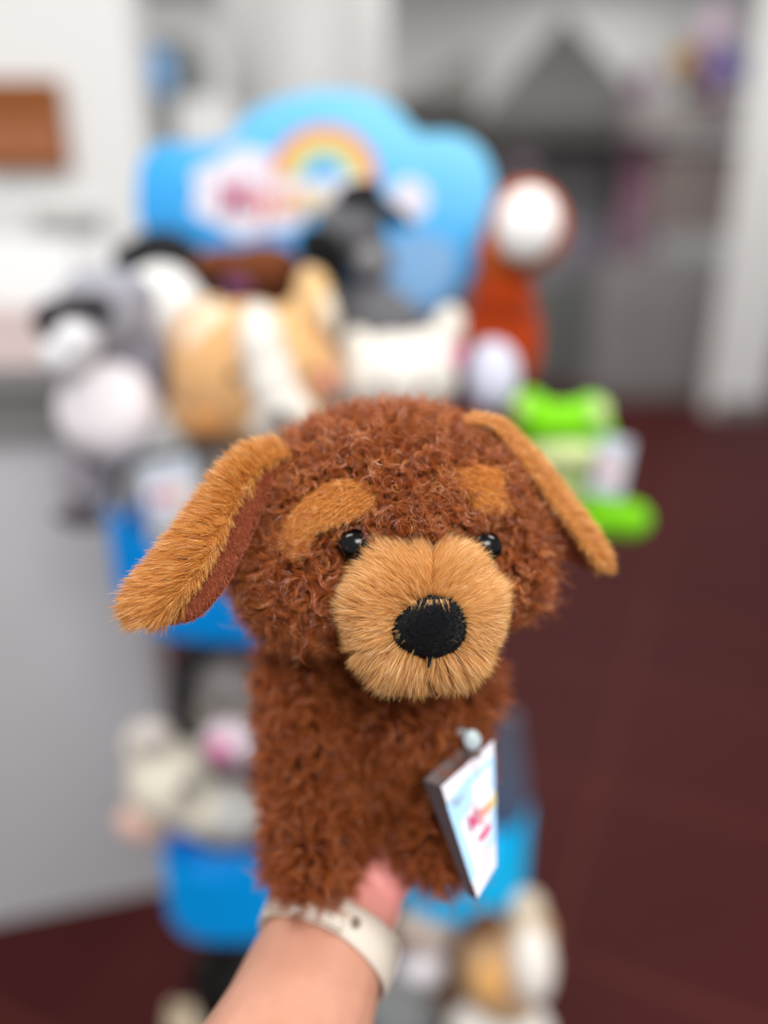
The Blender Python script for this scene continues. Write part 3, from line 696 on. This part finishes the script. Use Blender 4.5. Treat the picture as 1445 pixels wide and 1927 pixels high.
def muzzle_r(x, y, rx=142, ry=142): return np.sqrt(((x - MC_[0]) / rx) ** 2 + ((y - MC_[1]) / ry) ** 2)
EYES = [(668, 1026), (911, 1030)]
def keep_head(c, n):
    x, y = project(c); k = np.ones(len(c))
    front = (n @ (-FW)) > -0.1
    k[in_poly(x, y, browL) & front] = 0.0; k[in_poly(x, y, browR) & front] = 0.0
    k[(muzzle_r(x, y) < 0.97) & front] = 0.0
    for ex, ey in EYES: k[(((x - ex) ** 2 + (y - ey) ** 2) < 21 ** 2) & front] = 0.0
    k[(n @ (-FW)) < -0.45] = 0.25
    return k
NC = 5400
r, n = sample(hV, hN, hT, NC, keep_head)
x, y = project(r)
fl = (rng.standard_normal((NC, 3)) * 0.9) + UP * -0.35 + RT * ((x - 745) / 300)[:, None] * 0.3
# around the muzzle and the eyes the pile is combed away
dx, dy = x - MC_[0], y - MC_[1]; near = muzzle_r(x, y) < 1.35
fl[near] += 1.2 * norm(RT * dx[near, None] - UP * dy[near, None])
L = np.full(NC, 0.0142); L[near] = 0.0100
for ex, ey in EYES:
    k = ((x - ex) ** 2 + (y - ey) ** 2) < 60 ** 2; L[k] = 0.0065
    fl[k] += 1.5 * norm(RT * (x - ex)[k, None] - UP * (y - ey)[k, None])
for pl in (browL, browR):
    cx, cy = np.mean(pl, 0); k = ((x - cx) ** 2 / 120 ** 2 + (y - cy) ** 2 / 90 ** 2) < 1; L[k] *= 0.85
    fl[k] += 0.35 * norm(RT * (x - cx)[k, None] - UP * (y - cy)[k, None])
Q, W, rd = grow(r, n, fl, L, 0.55, 28, 0.0020, 9, 0.000060, curl=0.0028, turns=1.1, gather=0.9, frizz=0.00045, lvar=0.45)
ri, ni = sample(hV, hN, hT, 1500, keep_head); xi, yi = project(ri)
kz = (muzzle_r(xi, yi) > 1.25)
for ex, ey in EYES: kz &= ((xi - ex) ** 2 + (yi - ey) ** 2) > 70 ** 2
ri, ni = ri[kz], ni[kz]
Q3, W3, rd3 = grow(ri, ni, rng.standard_normal((len(ri), 3)) + UP * -0.2, 0.021, 0.45, 6, 0.0012, 12, 0.00006, curl=0.0034, turns=1.5, gather=0.5, frizz=0.0009, lvar=0.4)
# undercoat: short strands that fill in between the curls
r2, n2 = sample(hV, hN, hT, 7000, keep_head)
Q2, W2, rd2 = grow(r2, n2, rng.standard_normal((7000, 3)), 0.005, 0.5, 3, 0.0015, 4, 0.00009, curl=0.001, turns=0.6, gather=0.1, frizz=0.0005)
head = furry('head', (hV, hT), [(Q, W, rd, 1), (Q2, W2, rd2 * 0.6, 1), (Q3, W3, np.clip(rd3 + 0.15, 0, 1), 1)], m_skinb, [m_rust], pup)

# ---- brow patches
def patch(name, poly, src, off, lay, nst, length, mats, parent, flow, lift=0.35, width=0.00008):
    V, N, T = src; c = V[T].mean(1); nn = norm(N[T].sum(1)); x, y = project(c)
    k = in_poly(x, y, poly) & ((nn @ (-FW)) > 0.05); t = T[k]
    u, inv = np.unique(t, return_inverse=True); t = inv.reshape(-1, 3)
    Vt = V[u] + N[u] * off; Vb = V[u] - N[u] * 0.001; Nt = N[u]; m = len(u)
    # rim
    e = np.concatenate([t[:, [0, 1]], t[:, [1, 2]], t[:, [2, 0]]]); key = {}
    for a, b_ in e: key[(int(a), int(b_))] = 1
    rim = [(a, b_) for (a, b_) in key if (b_, a) not in key]
    rimf = np.array([[b_, a, a + m] for a, b_ in rim] + [[b_, a + m, b_ + m] for a, b_ in rim], int)
    Tall = np.concatenate([t, t[:, ::-1] + m, rimf])
    rr, n_ = sample(Vt, Nt, t, nst)
    f = flow(rr)
    Qp, Wp, rp_ = grow(rr, n_, f, length, lift, lay, 0.0008, 5, width, gather=0.35, frizz=0.00025, lvar=0.25)
    return furry(name, (np.concatenate([Vt, Vb]), Tall), [(Qp, Wp, rp_, 1)], mats[0], [mats[1]], parent)
patch('eyebrow_patch', browL, (hV, hN, hT), 0.0022, 5, 4200, 0.0085, (m_goldb, m_brow), head, lambda r_: np.tile(RT * -0.55 + UP * -0.8, (len(r_), 1)) + 0.25 * rng.standard_normal((len(r_), 3)))
patch('eyebrow_patch', browR, (hV, hN, hT), 0.0022, 5, 3000, 0.0078, (m_goldb, m_brow), head, lambda r_: np.tile(RT * 0.3 + UP * -0.9, (len(r_), 1)) + 0.25 * rng.standard_normal((len(r_), 3)))

# ---- eyes
for ex, ey in EYES:
    d = head_front_depth(ex, ey) - 0.0018; bm = bmesh.new(); s = d / F
    ell(bm, D(ex, ey, d), (34 * s, 31 * s, 23 * s), seg=4); link('eye', bm_mesh('eye', bm, m_eye), head)

# ---- muzzle
MD = 0.385
bm = bmesh.new()
E(bm, 760, 1140, MD, 110, 122, 122); E(bm, 822, 1140, MD, 110, 122, 122)
E(bm, 790, 1150, MD - 0.004, 128, 126, 110); E(bm, 765, 1190, MD, 88, 80, 100); E(bm, 815, 1190, MD, 88, 80, 100)
mz_me = blob_mesh('muzzle', bm, m_goldb, 0.002, 10)
mV, mN, mT = tri_data(mz_me)
# sewn groove down the bridge and below the nose
x, y = project(mV); frnt = (mN @ -FW) > 0
g = np.exp(-((x - (818 - 0.06 * (y - 1000))) / 9) ** 2) * frnt * ((y < 1135) | (y > 1225))
mV = mV + (FW * 0.004)[None] * g[:, None]
NOSE = (806, 1179)
def keep_m(c, n_):
    x, y = project(c); k = np.ones(len(c)); f = (n_ @ (-FW)) > 0
    k[f & ((((x - NOSE[0]) / 60) ** 2 + ((y - NOSE[1]) / 48) ** 2) < 1)] = 0.02
    k[(n_ @ (-FW)) < -0.2] = 0.0
    return k
NS = 20000
r, n = sample(mV, mN, mT, NS, keep_m); x, y = project(r)
seam_x = 818 - 0.06 * (y - 1000)
rad = norm(RT * (x - NOSE[0])[:, None] - UP * (y - NOSE[1])[:, None])
fl = rad * 1.0 + rng.standard_normal((NS, 3)) * 0.16 + UP * -0.1
up_ = (y < 1120); fl[up_] += RT * (np.sign(x - seam_x)[up_] * 0.7)[:, None] + UP * 0.15
wob = np.sin(x * 0.055 + 1.3 * np.sin(y * 0.04)) + np.sin(y * 0.07 + x * 0.03 + 2.0)
fl += (RT * 0.16 + UP * 0.10) * wob[:, None]
low = y > 1215
# the fringe below falls in separate tufts
aa = np.arctan2(y - 1120, x - NOSE[0]); aw = aa + 0.07 * np.sin(aa * 9 + 1) + 0.04 * np.sin(aa * 23 + y * 0.03); cell = np.round(aw / 0.21) * 0.21; dlt = (cell - aw)
tang = RT * -np.sin(aa)[:, None] - UP * np.cos(aa)[:, None]
fl[low] += UP * -0.45; fl[low] += tang[low] * (dlt[low] * 4.2 * (0.55 + 0.45 * np.sin(aa[low] * 5 + 0.5)))[:, None]
L = np.full(NS, 0.0088); L *= 1 + 0.12 * wob; L[low] = 0.0120 * (1 + 0.14 * np.sin(cell[low] * 37))
Q, W, rd = grow(r, n, fl, L, 0.40, 5, 0.0012, 5, 0.000060, gather=0.8, frizz=0.0003, lvar=0.3)
muz = furry('muzzle', (mV, mT), [(Q, W, rd, 1)], m_goldb, [m_gold], pup)
# ---- nose
x, y = project(mV); dd = (mV - CAMP) @ FW
kk = (((x - NOSE[0]) ** 2 + (y - NOSE[1]) ** 2) < 400); nd = dd[kk].min()
no = bezier_smooth([np.array(p_, float) for p_ in [(741, 1180), (752, 1158), (775, 1140), (800, 1126), (830, 1122), (855, 1130), (870, 1150), (874, 1182), (868, 1205), (850, 1222), (820, 1233), (798, 1233), (770, 1222), (748, 1207)]], 3)
bm = bmesh.new(); rings = []; ctr = np.mean(no, 0); nn = len(no)
no = [ctr0 + (p_ - ctr0) * 1.06 for ctr0 in [np.mean(no, 0)] for p_ in no]
for k in range(9):
    t = k / 8; sc2 = math.cos(t * math.pi / 2 * 0.97); hgt = math.sin(t * math.pi / 2)
    rings.append([bm.verts.new(D(*(ctr + (p_ - ctr) * sc2), nd + 0.004 - 0.0125 * hgt)) for p_ in no])
for k in range(8):
    for i in range(nn): bm.faces.new((rings[k][i], rings[k][(i + 1) % nn], rings[k + 1][(i + 1) % nn], rings[k + 1][i]))
bk = [bm.verts.new(D(*(ctr + (p_ - ctr) * 0.9), nd + 0.011)) for p_ in no]
for i in range(nn): bm.faces.new((bk[i], bk[(i + 1) % nn], rings[0][(i + 1) % nn], rings[0][i]))
bm.faces.new(rings[-1]); bm.faces.new(bk); bmesh.ops.triangulate(bm, faces=bm.faces[:])
nme = bm_mesh('nose', bm, m_velb); nV, nN, nT = tri_data(nme)
r, n = sample(nV, nN, nT, 9000, lambda c, n_: ((n_ @ -FW) > -0.3).astype(float))
Q, W, rd = grow(r, n, rng.standard_normal((9000, 3)) + UP * -0.5, 0.0012, 0.6, 1, 0.0002, 3, 0.00006, frizz=0.0001)
furry('nose', (nV, nT), [(Q, W, rd, 1)], m_velb, [m_velf], muz)
# stitches below the nose and a few golden hairs falling over its top
bm = bmesh.new(); x, y = project(mV); dd = (mV - CAMP) @ FW
def mdepth(px, py):
    k = ((x - px) ** 2 + (y - py) ** 2) < 12 ** 2; return dd[k].min() if k.any() else nd
for dxy in (-2.2, 0, 2.2):
    tube(bm, [D(808 + dxy, 1228, mdepth(808, 1232) - 0.0035), D(809 + dxy * .6, 1242, mdepth(808, 1242) - 0.0045), D(807 + dxy, 1257, mdepth(808, 1255) - 0.0035)], 0.0005, 6)
link('mouth_stitch', bm_mesh('mouth_stitch', bm, m_velb), muz)
tr = np.array([D(px, 1128 + 0.0011 * (px - 820) ** 2 * 1.0, nd - 0.0035) for px in rng.uniform(768, 845, 26)])
Q, W, rd = grow(tr, np.tile(-FW, (26, 1)), np.tile(-UP, (26, 1)) + 0.25 * rng.standard_normal((26, 3)), 0.0050, 0.15, 3, 0.0006, 5, 0.00006, gather=0.4, frizz=0.0003)
v_, f_, a_ = strands_mesh(Q, W, rd); link('stray_hair', mesh_arrays('stray_hair', v_, [(f_, 0)], [m_gold], True, a_), muz)

# ---- ears
def ear(A, B, C, dA, dB, dC, bulge, thick, nfur, fl_a, fl_t, mat_f, flen=0.0085):
    A, B, C = [np.array(bezier_smooth([np.array(p_, float) for p_ in X], 5, False)) for X in (A, B, C)]
    m = len(A); tt = np.linspace(0, 1, m); ip = lambda dd_: np.interp(tt, np.linspace(0, 1, len(dd_)), dd_)
    a, b_, c = D(A[:, 0], A[:, 1], ip(dA)), D(B[:, 0], B[:, 1], ip(dB)), D(C[:, 0], C[:, 1], ip(dC))
    nu = 12; taper = np.sin(np.clip(tt * 1.0, 0, 1) * math.pi * 0.5 + 0.35).clip(0, 1) * (1 - 0.75 * np.clip((tt - 0.85) / 0.15, 0, 1) ** 2)
    front = []; back = []
    for j in range(nu + 1):
        u = j / nu; bf = math.sin(math.pi * u) ** 0.6
        base = a * (1 - u) + b_ * u
        front.append(base - FW * (bulge * bf * taper)[:, None]); back.append(base + FW * (thick * bf * taper)[:, None])
    loop = np.array(front + back[nu - 1:0:-1]); nl = len(loop)   # nl x m x 3
    V = loop.transpose(1, 0, 2).reshape(-1, 3); f = []
    for i in range(m - 1):
        for j in range(nl):
            j2 = (j + 1) % nl; f += [[i * nl + j, i * nl + j2, (i + 1) * nl + j2], [i * nl + j, (i + 1) * nl + j2, (i + 1) * nl + j]]
    for e_, o_ in ((0, 1), (m - 1, -1)):
        ci = len(V); V = np.vstack([V, V[e_ * nl:(e_ + 1) * nl].mean(0)])
        for j in range(nl): f.append([e_ * nl + j, e_ * nl + (j + 1) % nl, ci][::o_])
    T = np.array(f); me = mesh_arrays('ear', V, [(T, 0)], [m_goldb]); eV, eN, eT = tri_data(me)
    # outward normals
    ctr_ = eV.mean(0); s_ = np.sign(np.sum(eN * (-FW), 1) * np.where((eV - ctr_) @ FW < 0, 1, -1)).sum()
    if s_ < 0: eN = -eN; eT = eT[:, ::-1].copy()
    r, n = sample(eV, eN, eT, nfur)
    # local axes along the ear
    mid = (a + b_) / 2; near = np.argmin(np.linalg.norm(r[:, None] - mid[None], axis=2), 1)
    tan = norm(np.gradient(mid, axis=0))[near]; acr = norm(a - b_)[near]
    w_ = np.sum((r - b_[near]) * acr, 1) / (np.linalg.norm(a - b_, axis=1)[near] + 1e-6)
    edge = (w_ < 0.14) & (np.arange(nfur) % 4 > 0)
    fdir = acr * np.where(w_ > 0.05, fl_a, 0.0)[:, None] + tan * fl_t + 0.16 * rng.standard_normal((nfur, 3))
    Ln = np.where(n @ -FW > -0.2, flen, flen * 0.7) * np.where(w_ < 0.2, 0.5, 1.0)
    Qe, We, re_ = grow(r, n, fdir, Ln, 0.30, 6, 0.0016, 5, 0.00007, gather=0.8, frizz=0.0003, lvar=0.3)
    eo = furry('ear', (eV, eT), [(Qe, We, re_, 1)], m_goldb, [mat_f], pup)
    # lining: a cushion from B to C and round behind
    lo = []
    for j in range(7):
        u = j / 6; base = (b_ * 0.75 + a * 0.25) * (1 - u) + c * u; lo.append(base + FW * 0.001 - FW * 0.0012 * math.sin(math.pi * u))
    for j in range(5, 0, -1):
        u = j / 6; base = (b_ * 0.75 + a * 0.25) * (1 - u) + c * u; lo.append(base + FW * (0.001 + 0.006 * math.sin(math.pi * u)))
    lo = np.array(lo); nl = len(lo); V = lo.transpose(1, 0, 2).reshape(-1, 3); f = []
    for i in range(m - 1):
        for j in range(nl):
            j2 = (j + 1) % nl; f += [[i * nl + j, i * nl + j2, (i + 1) * nl + j2], [i * nl + j, (i + 1) * nl + j2, (i + 1) * nl + j]]
    me = mesh_arrays('l', V, [(np.array(f), 0)], [m_skinb]); lV, lN, lT = tri_data(me)
    if np.sum(lN * -FW, 1)[[i * nl + 3 for i in range(m)]].sum() < 0: lN = -lN; lT = lT[:, ::-1].copy()
    r, n = sample(lV, lN, lT, 9000)
    Qe, We, re_ = grow(r, n, np.tile(-UP, (9000, 1)) + 0.5 * rng.standard_normal((9000, 3)), 0.0022, 0.4, 2, 0.0005, 4, 0.00008, gather=0.2, frizz=0.0001)
    furry('ear_lining', (lV, lT), [(Qe, We, re_, 1)], m_lineb, [m_line], eo)
    return eo
ear([(545, 845), (484, 847), (446, 870), (413, 908), (377, 957), (340, 1003), (302, 1052), (262, 1098), (246, 1128), (246, 1150), (264, 1166)],
    [(554, 850), (508, 872), (468, 906), (442, 946), (426, 986), (411, 1022), (392, 1060), (372, 1094), (346, 1124), (315, 1150), (280, 1178)],
    [(562, 856), (536, 893), (508, 935), (484, 980), (464, 1025), (442, 1068), (424, 1103), (403, 1132), (377, 1158), (345, 1172), (300, 1172)],
    [.405, .385, .372, .366, .362], [.400, .375, .362, .357, .357], [.405, .384, .372, .366, .364], 0.0055, 0.006, 9000, 0.75, 0.55, m_goldd, 0.0100)
ear([(870, 785), (936, 797), (980, 832), (1024, 880), (1060, 930), (1095, 972), (1122, 1015), (1138, 1045), (1140, 1068)],
    [(870, 795), (922, 802), (964, 846), (1006, 902), (1042, 952), (1074, 994), (1100, 1032), (1118, 1056), (1131, 1070)],
    [(870, 815), (890, 860), (915, 905), (945, 955), (975, 1000), (1018, 1030), (1058, 1048), (1092, 1064), (1118, 1074)],
    [.420, .428, .430, .430, .428], [.405, .408, .410, .412, .415], [.42, .43, .43, .428, .425], 0.005, 0.008, 5000, 0.3, 0.9, m_goldd, 0.007)

# ---- body with its two front legs, one continuous cushion
bm = bmesh.new()
E(bm, 700, 1270, 0.475, 190, 150, 130); E(bm, 702, 1350, 0.478, 190, 110, 115)
E(bm, 598, 1300, 0.465, 92, 120, 110); E(bm, 838, 1290, 0.468, 78, 90, 100)
for i in range(7):
    t = i / 6; E(bm, 588 + 2 * t, 1390 + 205 * t, 0.460 - 0.006 * t, 64, 82, 95)
    E(bm, 842 - 26 * t, 1460 + 110 * t, 0.464, 50 + 10 * t, 62, 85)
E(bm, 840, 1620, 0.468, 36, 40, 50); E(bm, 592, 1630, 0.458, 60, 48, 60)
E(bm, 690, 1450, 0.515, 190, 190, 60)
E(bm, 728, 1510, 0.474, 80, 92, 50); E(bm, 735, 1335, 0.452, 120, 66, 80)
body_me = blob_mesh('body', bm, m_skinb, 0.0035, 8); bV, bN, bT = tri_data(body_me)
NB = 5200
r, n = sample(bV, bN, bT, NB, lambda c, n_: np.where((n_ @ -FW) < -0.3, 0.25, 1.0))
Q, W, rd = grow(r, n, rng.standard_normal((NB, 3)) * 0.8 + UP * -0.5, 0.0160, 0.5, 16, 0.0026, 8, 0.00009, curl=0.0032, turns=1.0, gather=0.82, frizz=0.0006, lvar=0.45)
m_rustd = fur_mat('rust_body_fur', (118, 52, 18), (162, 80, 30), (200, 118, 58), 0.38, 0.6, 0.22)
furry('body', (bV, bT), [(Q, W, rd, 1)], m_skinb, [m_rustd], pup)

# ================================================================== HANG TAG ON THE PUPPET
TL, TR, BL, BR = D(829, 1482, .420), D(929, 1393, .444), D(897, 1693, .414), D(934, 1628, .434)
def tg(u, v, o=0.0):
    # outline: the lower edge runs to a slanted corner
    p_ = (TL * (1 - u) + TR * u) * (1 - v) + (BL * (1 - u) + BR * u) * v
    return p_ + tn * o
tn = norm(np.cross(TR - TL, BL - TL)); tn = tn if tn @ FW < 0 else -tn
ht = thing('hang_tag', (BL + BR) / 2, 'folded card tag with sky print and round logo on the puppet\'s chest', 'tag')
mt_w = material('tag_white', srgb(232, 228, 236), 0.35, 0.4, noise=(30, srgb(226, 222, 232)))
mt_b = material('tag_sky_blue', srgb(140, 200, 242), 0.35, 0.4, noise=(60, srgb(196, 220, 244)))
mt_d = material('tag_dark_edge', srgb(66, 54, 58), 0.6, 0.3, noise=(60, srgb(56, 46, 50)))
mt_g = material('tag_grey_back', srgb(112, 96, 94), 0.6, 0.3, noise=(60, srgb(102, 88, 86)))
slab('front_leaf', [tg(0, 0), tg(1, 0), tg(1, 1), tg(0, 1)], -tn * 0.0008, mt_w, ht)
sh = -RT * 0.0085 + FW * 0.003 + UP * 0.003
slab('back_leaf', [tg(0, 0, -.001) + sh, tg(1, 0, -.001) + sh, tg(1, 1, -.001) + sh * 0.4, tg(0, 1, -.001) + sh * 0.4], -tn * 0.0008, mt_g, ht)
slab('spine', [tg(0, 0), tg(0, 0, -.001) + sh, tg(0, 1, -.001) + sh * 0.4, tg(0, 1)], RT * 0.0006, mt_d, ht)
slab('sky_print', [tg(0.0, 0.16, .0004), tg(0.45, 0.10, .0004), tg(1, 0.12, .0004), tg(1, 0.80, .0004), tg(0.5, 0.78, .0004), tg(0.0, 0.86, .0004)], -tn * 0.0002, mt_b, ht)
slab('logo_oval', [tg(0.60 + 0.34 * math.cos(a), 0.43 + 0.15 * math.sin(a), .0014) for a in np.linspace(0, 6.283, 36, endpoint=False)], -tn * 0.0002, mt_w, ht)
lettering(ht, lambda x, y: tg(0.28 + x * 0.215, 0.50 - y * 0.17, .0024))
slab('small_print', [tg(0.6 + 0.05 * math.cos(a) * 4, 0.62 + 0.03 * math.sin(a), .0022) for a in np.linspace(0, 6.283, 16, endpoint=False)], -tn * 0.0002, letm[LET[0][2]], ht)
bm = bmesh.new(); s = 0.455 / F
ell(bm, D(888, 1392, .432), (17 * s, 20 * s, 10 * s), 20); ell(bm, D(868, 1378, .438), (14 * s, 9 * s, 8 * s), -20)
link('plastic_clip', blob_mesh('plastic_clip', bm, material('clear_clip', srgb(206, 222, 226), 0.2, 0.6, trans=0.25, bump=(50, 0.05)), 0.0008, 3), ht)
bm = bmesh.new(); tube(bm, bezier_smooth([D(892, 1404, .432), D(885, 1425, .432), D(905, 1420, .436)], 4, False), 0.0009, 6); link('cord', bm_mesh('cord', bm, mt_g), ht)

# ================================================================== PERSON: forearm and hand inside the puppet
m_skin = bpy.data.materials.new('skin'); m_skin.use_nodes = True; nt = m_skin.node_tree; b = nt.nodes['Principled BSDF']
tc = nt.nodes.new('ShaderNodeTexCoord'); nz = nt.nodes.new('ShaderNodeTexNoise'); nz.inputs['Scale'].default_value = 22; nz.inputs['Detail'].default_value = 5
rp = nt.nodes.new('ShaderNodeValToRGB'); rp.color_ramp.elements[0].color = srgb(178, 124, 102); rp.color_ramp.elements[1].color = srgb(196, 143, 120); rp.color_ramp.elements[0].position = 0.35; rp.color_ramp.elements[1].position = 0.65
nt.links.new(tc.outputs['Object'], nz.inputs['Vector']); nt.links.new(nz.outputs['Fac'], rp.inputs[0])
# pinker towards the palm
mx = nt.nodes.new('ShaderNodeMix'); mx.data_type = 'RGBA'; mx.inputs[7].default_value = srgb(232, 150, 142)
av = nt.nodes.new('ShaderNodeAttribute'); av.attribute_name = 'palm'
nt.links.new(av.outputs['Fac'], mx.inputs[0]); nt.links.new(rp.outputs[0], mx.inputs[6]); nt.links.new(mx.outputs[2], b.inputs['Base Color'])
b.inputs['Roughness'].default_value = 0.48; b.inputs['Subsurface Weight'].default_value = 0.15; b.inputs['Subsurface Radius'].default_value = (0.012, 0.005, 0.003); b.inputs['Subsurface Scale'].default_value = 0.5
vz = nt.nodes.new('ShaderNodeTexVoronoi'); vz.inputs['Scale'].default_value = 700; bp = nt.nodes.new('ShaderNodeBump'); bp.inputs['Strength'].default_value = 0.15; bp.inputs['Distance'].default_value = 0.001
nt.links.new(tc.outputs['Object'], vz.inputs['Vector']); nt.links.new(vz.outputs['Distance'], bp.inputs['Height']); nt.links.new(bp.outputs[0], b.inputs['Normal'])
bm = bmesh.new()
def arm_ring(px, py, d, rpx, flat=0.8): 
    s = d / F; ell(bm, D(px, py, d), (rpx * s, rpx * s * 0.9, rpx * s * flat), seg=3)
st_ = [(430, 2300, .340, 215), (480, 2100, .375, 186), (555, 1930, .415, 148), (590, 1830, .440, 130), (625, 1740, .460, 112), (655, 1690, .474, 104)]
for i in range(len(st_) - 1):
    for k in range(9):
        t = k / 9; a = [st_[i][j] * (1 - t) + st_[i + 1][j] * t for j in range(4)]; arm_ring(*a, 0.78)
# palm
for (px, py, d, rx, ry, rz) in ((665, 1640, .482, 100, 70, 55), (670, 1570, .487, 118, 75, 48), (672, 1500, .490, 122, 60, 42), (735, 1630, .472, 50, 68, 44), (755, 1600, .472, 42, 55, 40)):
    E(bm, px, py, d, rx, ry, rz, seg=3)
# fingers: (base, knuckle, tip) with the index and middle raised into the head
def fing(pts, rs):
    P = [D(*p_) for p_ in pts]; chain(bm, P, rs, 9, 2)
fing([(590, 1480, .489), (565, 1400, .484), (550, 1325, .478), (548, 1265, .470)], [.0095, .0088, .0080, .0066])
fing([(645, 1470, .489), (640, 1370, .484), (640, 1270, .472), (645, 1195, .460)], [.0100, .0092, .0086, .0070])
fing([(700, 1470, .489), (712, 1365, .484), (722, 1265, .472), (728, 1190, .458)], [.0102, .0094, .0088, .0072])
fing([(750, 1490, .489), (790, 1410, .484), (815, 1330, .478), (820, 1270, .470)], [.0098, .0090, .0084, .0070])
fing([(745, 1610, .474), (785, 1560, .472), (808, 1505, .472), (815, 1470, .470)], [.0135, .0110, .0096, .0076])
arm_me = blob_mesh('person', bm, m_skin, 0.0022, 8)
aV, aN, aT = tri_data(arm_me); x, y = project(aV)
me = mesh_arrays('person', aV, [(aT, 0)], [m_skin]); at_ = me.attributes.new('palm', 'FLOAT', 'POINT')
at_.data.foreach_set('value', np.clip((1760 - y) / 90 + (x - 700) / 120, 0, 1).astype(np.float32))
pe = link('person', me); tag(pe, 'person\'s bare forearm and hand reaching up inside the dog puppet', 'person')

# ---- wristwatch strap
m_strap = material('cream_silicone', srgb(206, 194, 180), 0.5, 0.35, noise=(60, srgb(198, 186, 172)), bump=(300, 0.05))
wc = D(618, 1772, .455); ax = norm(D(655, 1690, .474) - D(570, 1890, .425)); u_ = norm(D(738, 1820, .455) - D(500, 1722, .455))
u_ = norm(u_ - ax * (ax @ u_)); w2 = np.cross(u_, ax)
wt = thing('wristwatch', wc - ax * 0.02, 'cream watch strap with pin hole around the wrist', 'watch')
bm = bmesh.new(); n_ = 72; secs = []
ra, rb = 0.0405, 0.0355
for i in range(n_):
    a = 2 * math.pi * i / n_; c_ = wc + ra * math.cos(a) * u_ + rb * math.sin(a) * w2; out = norm(math.cos(a) * u_ / ra + math.sin(a) * w2 / rb)
    hw = 0.0095 + 0.004 * max(0, math.cos(a))
    prof = [(-hw, 0), (-hw * 0.9, .0016), (0, .0026), (hw * 0.9, .0016), (hw, 0), (hw * 0.9, -.0012), (-hw * 0.9, -.0012)]
    secs.append([bm.verts.new(c_ + ax * p_[0] + out * p_[1]) for p_ in prof])
for i in range(n_):
    A_, B_ = secs[i], secs[(i + 1) % n_]
    for k in range(7): bm.faces.new((A_[k], A_[(k + 1) % 7], B_[(k + 1) % 7], B_[k]))
link('strap', bm_mesh('strap', bm, m_strap), wt)
def on_strap(a, h): 
    out = norm(math.cos(a) * u_ / ra + math.sin(a) * w2 / rb); return wc + ra * math.cos(a) * u_ + rb * math.sin(a) * w2 + out * h, out
sgn = 1 if w2 @ FW < 0 else -1
cpt, out = on_strap(sgn * 1.42, 0.0026); tgt_ = np.cross(ax, out)
bm = bmesh.new(); bmesh.ops.create_cone(bm, cap_ends=True, segments=24, radius1=0.0032, radius2=0.0028, depth=0.0016, matrix=Matrix.Translation(cpt) @ Vector(out).to_track_quat('Z', 'Y').to_matrix().to_4x4())
link('pin', bm_mesh('pin', bm, material('dull_metal_pin', srgb(130, 112, 102), 0.4, 0.5, metallic=0.6, bump=(40, 0.02))), wt)
bm = bmesh.new(); pts = []
for a in np.linspace(sgn * 1.62, sgn * 2.5, 12): pts.append(on_strap(a, 0.0032)[0])
for k in range(len(pts)):
    pass
sec = []
for a in np.linspace(sgn * 1.55, sgn * 2.7, 14):
    c_, o_ = on_strap(a, 0.0); sec.append([bm.verts.new(c_ + ax * q_[0] + o_ * q_[1]) for q_ in ((-.0088, .0026), (-.008, .0048), (.008, .0048), (.0088, .0026))])
for i in range(len(sec) - 1):
    for k in range(4): bm.faces.new((sec[i][k], sec[i][(k + 1) % 4], sec[i + 1][(k + 1) % 4], sec[i + 1][k]))
bm.faces.new(sec[0]); bm.faces.new(sec[-1])
link('strap_tail', bm_mesh('strap_tail', bm, m_strap), wt)
cpt, out = on_strap(-sgn * 1.57, 0.005)
bm = bmesh.new(); R_ = Matrix([list(u_), list(ax), list(out)]).transposed().to_4x4(); bmesh.ops.create_cube(bm, size=1, matrix=Matrix.Translation(cpt) @ R_ @ Matrix.Diagonal((0.034, 0.038, 0.009, 1)))
bmesh.ops.bevel(bm, geom=bm.edges[:], offset=0.003, segments=3); link('watch_case', bm_mesh('watch_case', bm, m_gloss), wt)
